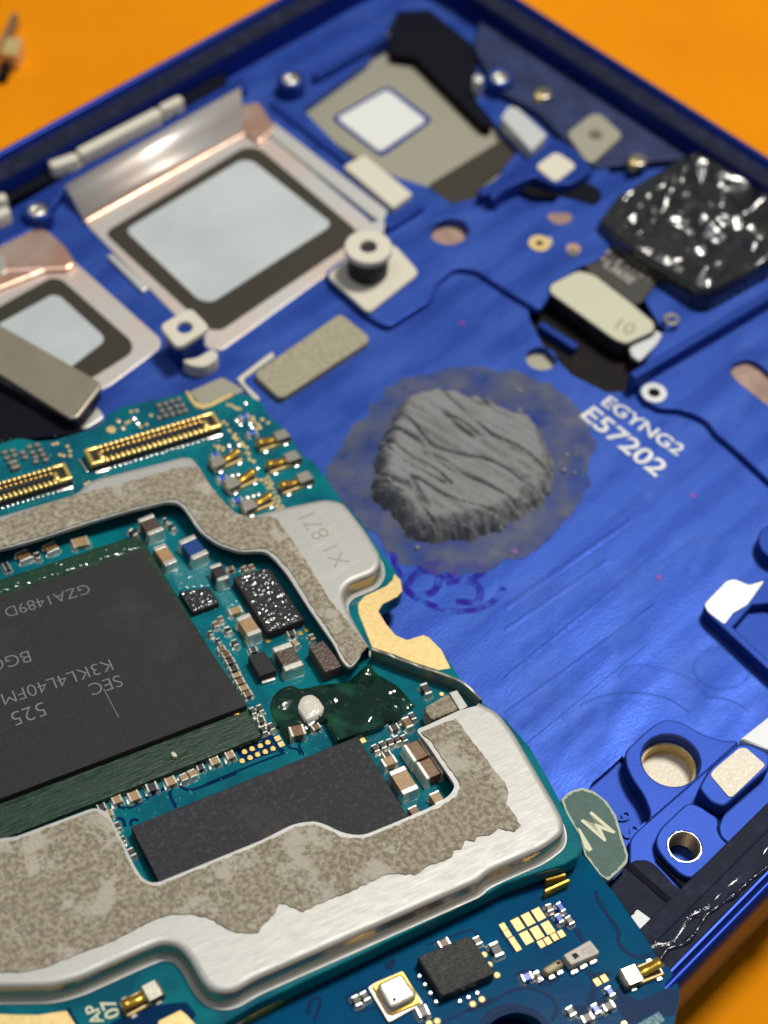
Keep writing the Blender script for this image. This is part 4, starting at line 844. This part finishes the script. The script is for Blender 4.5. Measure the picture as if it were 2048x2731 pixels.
for x, y in ((1380, 225), (1440, 215), (1480, 385), (1545, 360), (1590, 265), (560, 570), (600, 560), (630, 680), (670, 690), (735, 640), (740, 690), (710, 590), (900, 990), (935, 970), (1330, 345), (1360, 330)):
    dot('gold_pad', 'A1', x, y, 0.012, GOLDP, 0, 0.005)
rg = random.Random(4)
for (ax, ay, bx_, by_, n_) in ((790, 350, 900, 480, 6), (910, 500, 1090, 745, 13), (1050, 255, 1160, 410, 9), (1190, 930, 1270, 1000, 5), (830, 150, 940, 210, 7), (700, 580, 780, 640, 6), (1200, 310, 1220, 330, 2)):
    for k in range(n_):
        t = k / max(1, n_ - 1); dot('gold_pad', 'A2', ax + (bx_ - ax) * t + rg.uniform(-30, 30), ay + (by_ - ay) * t + rg.uniform(-18, 18), rg.choice((0.009, 0.012, 0.014)), GOLDP, 0, 0.005)
text('board_print', B, 'INSTALL', px('A2', 1420, 1240), px('A2', 1240, 890), 0.001, GOLDP, board, 0.001, 0.01)
for fr, x1, y1, x2, y2, wz in (('A2', 945, 285, 1040, 255, 55), ('A2', 1025, 460, 1130, 432, 55), ('A2', 645, 692, 735, 668, 50), ('A2', 710, 935, 820, 905, 55), ('A2', 865, 1165, 975, 1135, 55)):
    chip('bright', fr, x1, y1, x2, y2, wz, 0.024)

# ---- board connectors
def connector(u1, v1, u2, v2):
    """u1,v1 - u2,v2: left and right end of the top face's centre line"""
    a, b = B(u1, v1, 0.06), B(u2, v2, 0.06); d = b - a; L_ = d.length; Wd = 0.135; mid = (a + b) / 2
    root = obj('board_connector', mbox('board_connector', L_, Wd, 0.0, 0.045, CHIPK, 0.004, 0.01), None, board, (mid.x, mid.y, 0.0), math.atan2(d.y, d.x))
    def bit(nm, x, y, lx, ly, z0, z1, m, bev=0.003): return obj(nm, mbox(nm, lx, ly, z0, z1, m, bev), None, root, (x, y, 0))
    bit('tongue', 0, 0, L_ - 0.18, 0.032, 0.04, 0.056, CHIPB)
    for s_ in (-1, 1):
        bit('end_frame', s_ * (L_ / 2 - 0.012), 0, 0.026, Wd - 0.004, 0.02, 0.066, GOLD, 0.006)
        for t in (-1, 1): bit('end_frame', s_ * (L_ / 2 - 0.048), t * (Wd / 2 - 0.012), 0.075, 0.022, 0.02, 0.066, GOLD, 0.006)
        bit('guide_post', s_ * (L_ / 2 - 0.080), -0.008, 0.03, 0.06, 0.03, 0.058, GOLD, 0.008)
        for t in (-1, 1): bit('solder_tab', s_ * (L_ / 2 - 0.05), t * (Wd / 2 + 0.020), 0.085, 0.024, 0.0, 0.018, SOLDER, 0.006)
    n_ = 20; sp = (L_ - 0.20) / (n_ - 1)
    for k in range(n_):
        x = -(L_ - 0.20) / 2 + k * sp
        bit('pin', x, Wd / 2 - 0.010, sp * 0.74, 0.020, 0.02, 0.062, GOLD, 0.005)
        bit('pin', x, Wd / 2 - 0.038, sp * 0.55, 0.016, 0.02, 0.050, GOLDD, 0.004)
        bit('pin', x, -Wd / 2 + 0.010, sp * 0.74, 0.018, 0.02, 0.062, GOLD, 0.005)
        bit('pin', x, -Wd / 2 + 0.034, sp * 0.50, 0.020, 0.02, 0.055, GOLD, 0.006)
        bit('solder_joint', x, -Wd / 2 - 0.016, sp * 0.52, 0.022, 0.0, 0.016, SOLDER, 0.006)
    return root
connector(233, 1220, 580, 1116)
connector(-165, 1357, 183, 1254)
bar('solder_tab', B, px('A1', 830, 720), px('A1', 920, 860), 0.014, 0.0, 0.018, SOLDER, board)

# ---- antenna spring clips
def clip(fr, x1, y1, x2, y2, base=0.0, hgt=0.055, wd=0.075, flip=False):
    """from the clamp end to the free end of the spring"""
    a, b = B(*px(fr, x1, y1), base + hgt), B(*px(fr, x2, y2), base + hgt); d = b - a; L_ = d.length; mid = (a + b) / 2
    root = obj('spring_clip', mbox('clip_base', q4(L_), q4(wd), 0.0, 0.014, STEELD, 0.003), None, board, (mid.x, mid.y, base), math.atan2(d.y, d.x))
    def sheet(nm, prof, y0, y1, m, th=0.007):
        V = []; Fc = []
        for t, z in prof:
            x = (t - 0.5) * L_
            V += [(x, y0, z), (x, y1, z)]
        for i in range(len(prof) - 1): Fc.append((2 * i, 2 * i + 1, 2 * i + 3, 2 * i + 2))
        o = obj(nm, mk(nm, V, Fc, 60), m, root); md = o.modifiers.new('thickness', 'SOLIDIFY'); md.thickness = th; md.offset = -1; return o
    w2 = wd / 2
    sheet('clamp', [(0.0, 0.005), (0.0, hgt * 0.62), (0.025, hgt * 0.9), (0.08, hgt), (0.40, hgt), (0.46, hgt * 0.88)], -w2, w2, CLAMP)
    sheet('spring_tongue', [(0.42, hgt * 0.88), (0.56, hgt * 0.80), (0.74, hgt * 0.98), (0.87, hgt * 1.22), (0.93, hgt * 1.24), (0.98, hgt * 1.10), (1.0, hgt * 0.8)], -w2 * 0.58, w2 * 0.58, GOLDD)
    for s_ in (-1, 1):
        obj('side_rail', mbox('clip_rail', q4(L_ * 0.62), 0.012, 0.0, hgt * 0.42, GOLDP, 0.003), None, root, (L_ * 0.16, s_ * w2 * 0.88, 0))
        for t in (-0.30, 0.34): obj('solder_foot', mbox('clip_foot', 0.03, 0.02, 0.0, 0.012, SOLDER, 0.004), None, root, (t * L_, s_ * (w2 + 0.008), 0))
    return root
for q in ((640, 780, 950, 640), (790, 1010, 1110, 850), (965, 1235, 1290, 1100)): clip('A2', *q)
for q in ((1465, 440, 1130, 560), (1580, 665, 1230, 790), (1710, 880, 1370, 1010)): clip('A2', *q, wd=0.07)
clip('B4', 490, 1020, 1010, 810, HL, 0.06, 0.085)
clip('B1', 1700, 900, 1290, 1120, 0.0, 0.055, 0.08)
text('board_print', B, 'AP', px('B1', 1095, 1285), px('B1', 1015, 1085), 0.002, INKC, board, 0.0015, 0.015)
text('board_print', B, '07', px('B1', 1268, 1215), px('B1', 1195, 1025), 0.002, INKC, board, 0.0015, 0.015)

# ---- test pads
for x, y in ((435, 1060), (530, 1022), (635, 985), (730, 942), (405, 1175), (505, 1135), (600, 1095), (698, 1060), (795, 1020)): dot('test_pad', 'A5', x, y, 0.0165, GOLD, 0, 0.008)
def pad(fr, x, y, lx, ly, base, ang=0.0, m=GOLDP):
    c = B(*px(fr, x, y), base + 0.005); return obj('gold_pad', mbox('gold_pad', q4(lx), q4(ly), 0.0, 0.005, m, 0.0015), None, board, (c.x, c.y, base), ang)
for x, y in ((855, 895), (900, 968)): pad('A5', x, y, 0.034, 0.034, 0)
for x, y in ((950, 890), (1030, 850), (535, 985)): pad('A4', x, y, 0.022, 0.026, 0, m=GOLDD)
pad('A6', 445, 800, 0.028, 0.036, 0, m=GOLD); disc('gold_pad', B, px('A6', 1318, 295), 0.012, 0.0, 0.006, GOLD, board)

# ---- clearances in the solder mask
def trace(fr, pts, wd, base=0.0, m=TRACE):
    q = catmull([B(*px(fr, *p), base) for p in pts], 5, False); w2 = wd / 2
    return obj('mask_groove', sweep_mesh('mask_groove', q, [(-w2, base - 0.002), (-w2 * 0.85, base + 0.0015), (w2 * 0.85, base + 0.0015), (w2, base - 0.002)]), m, board)
for pts in (((1015, 470), (1000, 520), (1010, 580), (1065, 690)), ((1090, 440), (1150, 490), (1220, 500), (1300, 480), (1480, 410), (1700, 325)), ((370, 660), (450, 675), (560, 690), (680, 640), (780, 570), (900, 510), (960, 470)), ((440, 800), (500, 810), (530, 890)), ((590, 880), (590, 830), (630, 810), (665, 830))):
    trace('A7', pts, 0.018)
for pts in (((-40, 1470), (300, 1330), (700, 1170), (950, 1080)), ((1140, 930), (1130, 1000), (1190, 1110)), ((950, 920), (1000, 1010), (1110, 1040), (1140, 1110))): trace('A5', pts, 0.014)
trace('A5', ((340, 1080), (560, 990), (770, 880), (850, 1000), (920, 1070)), 0.03)
trace('A5', ((380, 1130), (600, 1050), (800, 980)), 0.10)
trace('B4', ((150, -120), (170, 0), (280, 170), (400, 350), (440, 440), (430, 520), (500, 640), (600, 715), (700, 745), (860, 715)), 0.022, HL)
trace('B3', ((-250, 1450), (0, 1345), (300, 1190), (550, 1140), (800, 1250), (890, 1350), (900, 1430), (840, 1560)), 0.02, HL)
trace('B3', ((0, 1600), (150, 1500), (380, 1440), (600, 1500), (760, 1620)), 0.022, HL)
trace('B3', ((1150, 380), (1250, 540)), 0.03, HL); trace('B3', ((1300, 920), (1380, 1030), (1380, 1200), (1320, 1350)), 0.034, HL)
trace('B3', ((1380, 1000), (1600, 950)), 0.03, HL)
for pts, wd in ((((200, 360), (330, 560), (400, 660)), 0.06), (((330, 300), (480, 260), (670, 170)), 0.05), (((640, 590), (800, 530), (1000, 440)), 0.05), (((500, 480), (640, 420), (800, 350)), 0.05), (((400, 1030), (560, 980), (720, 1040), (900, 960)), 0.07), (((900, 80), (950, 230), (1100, 330)), 0.08), (((1150, 1500), (1400, 1450), (1600, 1330)), 0.09)):
    trace('B3', pts, wd, HL)
slab('mask_patch', B, PT('B4', (650, 1640), (960, 1455), (1040, 1560), (900, 1680)), HL - 0.001, HL + 0.0015, PCB, board)
slab('mask_patch', B, PT('B4', (330, 1200), (480, 1120), (560, 1230), (700, 1320), (1100, 1130), (1230, 1200), (1180, 1500), (1050, 1520), (960, 1440), (560, 1660), (400, 1330)), HL - 0.001, HL + 0.001, TRACE, board)
slab('mask_patch', B, PT('Z03', (440, 1550), (460, 1600), (520, 1690), (340, 1700), (330, 1620)), -0.001, 0.0012, TRACE, board)
slab('mask_patch', B, PT('Z03', (700, 1650), (900, 1560), (1060, 1530), (1180, 1520), (1240, 1600), (1180, 1690), (700, 1720)), -0.001, 0.0012, TRACE, board)
for k in range(2): disc('tooling_mark', B, px('B2', 620 + 45 * k, 690 - 45 * k), 0.022 - 0.006 * k, HL, HL + 0.002, TRACE, board)
trace('B2', ((540, 800), (420, 900), (200, 1000), (180, 1080), (280, 1170), (480, 1130)), 0.012, HL)
trace('Z13', ((330, 1600), (350, 1520), (400, 1490), (410, 1540), (370, 1640)), 0.018, HL)
trace('B2', ((1010, 480), (1300, 380), (1480, 320), (1600, 400)), 0.012, HL); trace('B2', ((1180, 1290), (1500, 1140), (1700, 1050)), 0.012, HL)

# ---- plated vias in the open mask
V = []; Fc = []; rv = random.Random(11); zones = (('A3', 560, 480, 1250, 1500, 0.0, 90), ('A7', 420, 200, 1659, 800, 0.0, 70), ('A2', 450, 100, 1450, 1250, 0.0, 110), ('A1', 0, 480, 1659, 1000, 0.0, 70), ('A5', 480, 300, 1500, 1150, 0.0, 60), ('A4', 0, 800, 1100, 1600, 0.0, 70))
for fr, ax, ay, bx_, by_, hb, n_ in zones:
    for k in range(n_):
        c = B(*px(fr, rv.uniform(ax, bx_), rv.uniform(ay, by_)), hb); r_ = rv.choice((0.004, 0.005, 0.007)); b0 = len(V)
        for i in range(8): V.append((c.x + r_ * math.cos(i * math.pi / 4), c.y + r_ * math.sin(i * math.pi / 4), hb + 0.0008))
        for i in range(8): V.append((c.x + r_ * 0.6 * math.cos(i * math.pi / 4), c.y + r_ * 0.6 * math.sin(i * math.pi / 4), hb + 0.0022))
        Fc.append(tuple(b0 + 8 + i for i in range(8)))
        for i in range(8): Fc.append((b0 + i, b0 + (i + 1) % 8, b0 + 8 + (i + 1) % 8, b0 + 8 + i))
vo = obj('vias', mk('vias', V, Fc), PCBV, board); vo['kind'] = 'stuff'
# ---- lower board parts
mo = slab('moulded_chip', B, PT('Z13', (1028, 1235), (1330, 1105), (1375, 1120), (1520, 1335), (1190, 1478), (1175, 1470)), HL, HL + 0.075, CHIPQ, board, 0.005, 0.008)
for x, y in ((945, 795), (1003, 885), (1060, 975), (1120, 1065)): dot('solder_joint', 'B2', x, y, 0.012, SILVERT, HL, 0.02)
for x, y in ((1370, 1062), (1460, 1020), (1553, 975)): dot('solder_joint', 'B2', x, y, 0.013, SOLDER, HL, 0.014)
for x, y in ((1505, 1095), (1600, 1045), (1625, 575), (1680, 680), (1130, 1275), (1045, 1300), (1760, 790)): dot('gold_pad', 'B2', x, y, 0.018, GOLDP, HL, 0.008)
sb = slab('sensor_can', B, PT('B2', (398, 920), (470, 870), (760, 745), (985, 1085), (650, 1275), (615, 1285)), HL, HL + 0.02, COPW, board, 0.003, 0.006)
slab('sensor_can_flange', B, PT('B2', (440, 900), (500, 865), (770, 745), (965, 1075), (650, 1210)), HL + 0.02, HL + 0.034, GOLDD, sb, 0.004, 0.01)
slab('sensor_lid', B, PT('B2', (482, 880), (755, 752), (935, 1005), (640, 1155)), HL + 0.03, HL + 0.078, CANG, sb, 0.018, 0.03)
cc = B(*px('B2', 678, 1050), HL + 0.078); obj('vent_hole', slab_mesh('vent_hole', circ(cc, 0.010, 14), HL + 0.07, HL + 0.0785), DARK, sb)
text('lid_marking', B, '95T', px('B2', 790, 850), px('B2', 640, 925), HL + 0.0783, ENGR, sb, 0.0003); text('lid_marking', B, 'KK', px('B2', 830, 930), px('B2', 730, 985), HL + 0.0783, ENGR, sb, 0.0003)
mdl = slab('ceramic_module', B, PT('B3', (985, 715), (1335, 518), (1458, 672), (1445, 700), (1090, 850)), HL, HL + 0.055, LGA, board, 0.006, 0.010)
slab('module_window', B, PT('B3', (1090, 710), (1150, 685), (1198, 730), (1140, 775)), HL + 0.05, HL + 0.0562, DBROWN, mdl)
slab('module_print', B, PT('B3', (1215, 650), (1345, 585), (1360, 610), (1250, 665), (1260, 690), (1390, 620), (1390, 680), (1330, 710), (1300, 680), (1240, 710)), HL + 0.05, HL + 0.0558, LGA2, mdl)
for x, y in ((1135, 930), (1255, 860), (1380, 800)): bump('solder_joint', 'B3', x, y, 0.045, 0.022, 0.018, SOLDER, HL)
tb = slab('tan_module', B, PT('B3', (705, 895), (935, 755), (1008, 840), (790, 975)), HL, HL + 0.045, TANB, board, 0.012, 0.02)
slab('module_window', B, PT('B3', (890, 815), (935, 795), (960, 825), (915, 845)), HL + 0.04, HL + 0.0462, DBROWN, tb)
for x, y in ((840, 1000), (950, 940), (635, 940), (690, 1035)): bump('solder_joint', 'B3', x, y, 0.036, 0.022, 0.018, SOLDER, HL)
for x, y in ((665, 185), (530, 250), (393, 317), (787, 360), (645, 425), (507, 490)): pad('B3', x, y, 0.046, 0.068, HL)
for x, y in ((207, 347), (263, 437), (330, 530), (387, 615), (700, 570), (785, 530), (875, 480), (962, 440), (1430, 1065), (1522, 1020)): pad('B3', x, y, 0.033, 0.040, HL)
for k_, x1, y1, x2, y2, wz in (('bright', 915, 30, 995, 145, 65), ('bright', 895, 180, 975, 290, 65), ('grey', 1035, 210, 1110, 310, 75), ('bright', 450, 1020, 585, 970, 75), ('bright', 1555, 1125, 1640, 1245, 70), ('bright', 1375, 1350, 1455, 1470, 70),
    ('grey', 1050, 1390, 1125, 1495, 80), ('grey', 1230, 1560, 1375, 1495, 75), ('grey', 1510, 1410, 1650, 1345, 75), ('dark', 65, 545, 170, 730, 120), ('grey', 785, 50, 830, 140, 70), ('grey', 640, 930, 690, 1030, 60)):
    chip(k_, 'B3', x1, y1, x2, y2, wz, 0.032, HL)
for k_, x1, y1, x2, y2, wz in (('brown', 1150, 485, 1265, 430, 75), ('grey', 1530, 385, 1580, 465, 65), ('dark', 255, 1005, 310, 1110, 70), ('dark', 340, 965, 400, 1055, 70), ('grey', 920, 1190, 1035, 1145, 85)):
    chip(k_, 'B2', x1, y1, x2, y2, wz, 0.03, HL)
bar('gold_pad', B, px('B4', 470, 1625), px('B4', 550, 1590), 0.03, HL, HL + 0.012, GOLD, board)
# ---- laminate tab with its mark
tbo = PT('Z23', (350, 240), (400, 190), (480, 163), (560, 187), (640, 250), (700, 340), (750, 510), (776, 590), (770, 640), (710, 700), (650, 752), (600, 720), (500, 590), (470, 470), (390, 340))
tl = slab('laminate_tab', B, tbo, HL - 0.03, HL - 0.004, TABE, board, 0.003, 0.01)
tb2 = inset(ccw([B(u, v, HL) for u, v in tbo]), 0.014)
obj('tab_mask', slab_mesh('tab_mask', ragged(rounded(tb2, 0.02), 0.02, 0.004, 5), HL - 0.01, HL - 0.001), TABG, tl)
text('tab_mark', B, 'M', px('Z23', 548, 318), px('Z23', 478, 380), HL, INKC, tl, 0.001, 0.02, 1.75)
slab('tab_mark', B, PT('Z23', (455, 415), (475, 430), (550, 555), (530, 570), (500, 550)), HL - 0.002, HL + 0.001, INKC, tl)

# ---- green gel over the torn corner
gp = catmull(BP(PT('Z12', (95, 1200), (150, 1120), (230, 1090), (290, 1110), (420, 1085), (560, 1075), (620, 1040), (720, 955), (770, 1010), (900, 1095), (990, 1190), (1015, 1222), (950, 1270), (890, 1335), (810, 1340), (740, 1395), (640, 1440), (520, 1460), (440, 1330), (340, 1400), (230, 1460), (160, 1400), (110, 1300)), 0.03), 4)
pc = B(*px('Z12', 620, 1270), 0.05)
def gel(x, y, d):
    e = min(1, d / 0.05); e = math.sqrt(max(0, e * (2 - e)))
    dd = math.hypot(x - pc.x, y - pc.y); blk = 1 / (1 + math.exp((dd - 0.19) * 45))
    return e * (0.030 + 0.034 * blk + 0.026 * noise.noise(Vector((x * 7, y * 7, 0))) + 0.020 * abs(noise.noise(Vector((x * 11, y * 11, 3)))) - 0.012)
heap('gel_blob', gp, 0.008, gel, GEL, board, 0.0)
slab('gel_covered_chip', B, PT('Z12', (435, 1290), (760, 1170), (830, 1340), (520, 1460)), 0.0, 0.062, GEL, board, 0.014, 0.02)
wd_ = catmull(BP(PT('Z12', (270, 1240), (300, 1180), (370, 1170), (430, 1230), (430, 1280), (370, 1320), (320, 1330), (290, 1290)), 0.05), 4)
heap('white_blob', wd_, 0.006, lambda x, y, d: 0.05 + 0.012 * min(1, d / 0.03), WHITED, board, 0.0)
# crumb lying on the package
cr = tag(empty('crumb', B), 'single cream crumb lying on the dark green edge of the big chip', 'crumb')
cb = B(*px('A7', 1045, 145), 0.05); obj('grain', slab_mesh('grain', ragged(circ(cb, 0.017, 9), 0.01, 0.005, 2), 0.045, 0.068, 0.008), CREAM, cr)
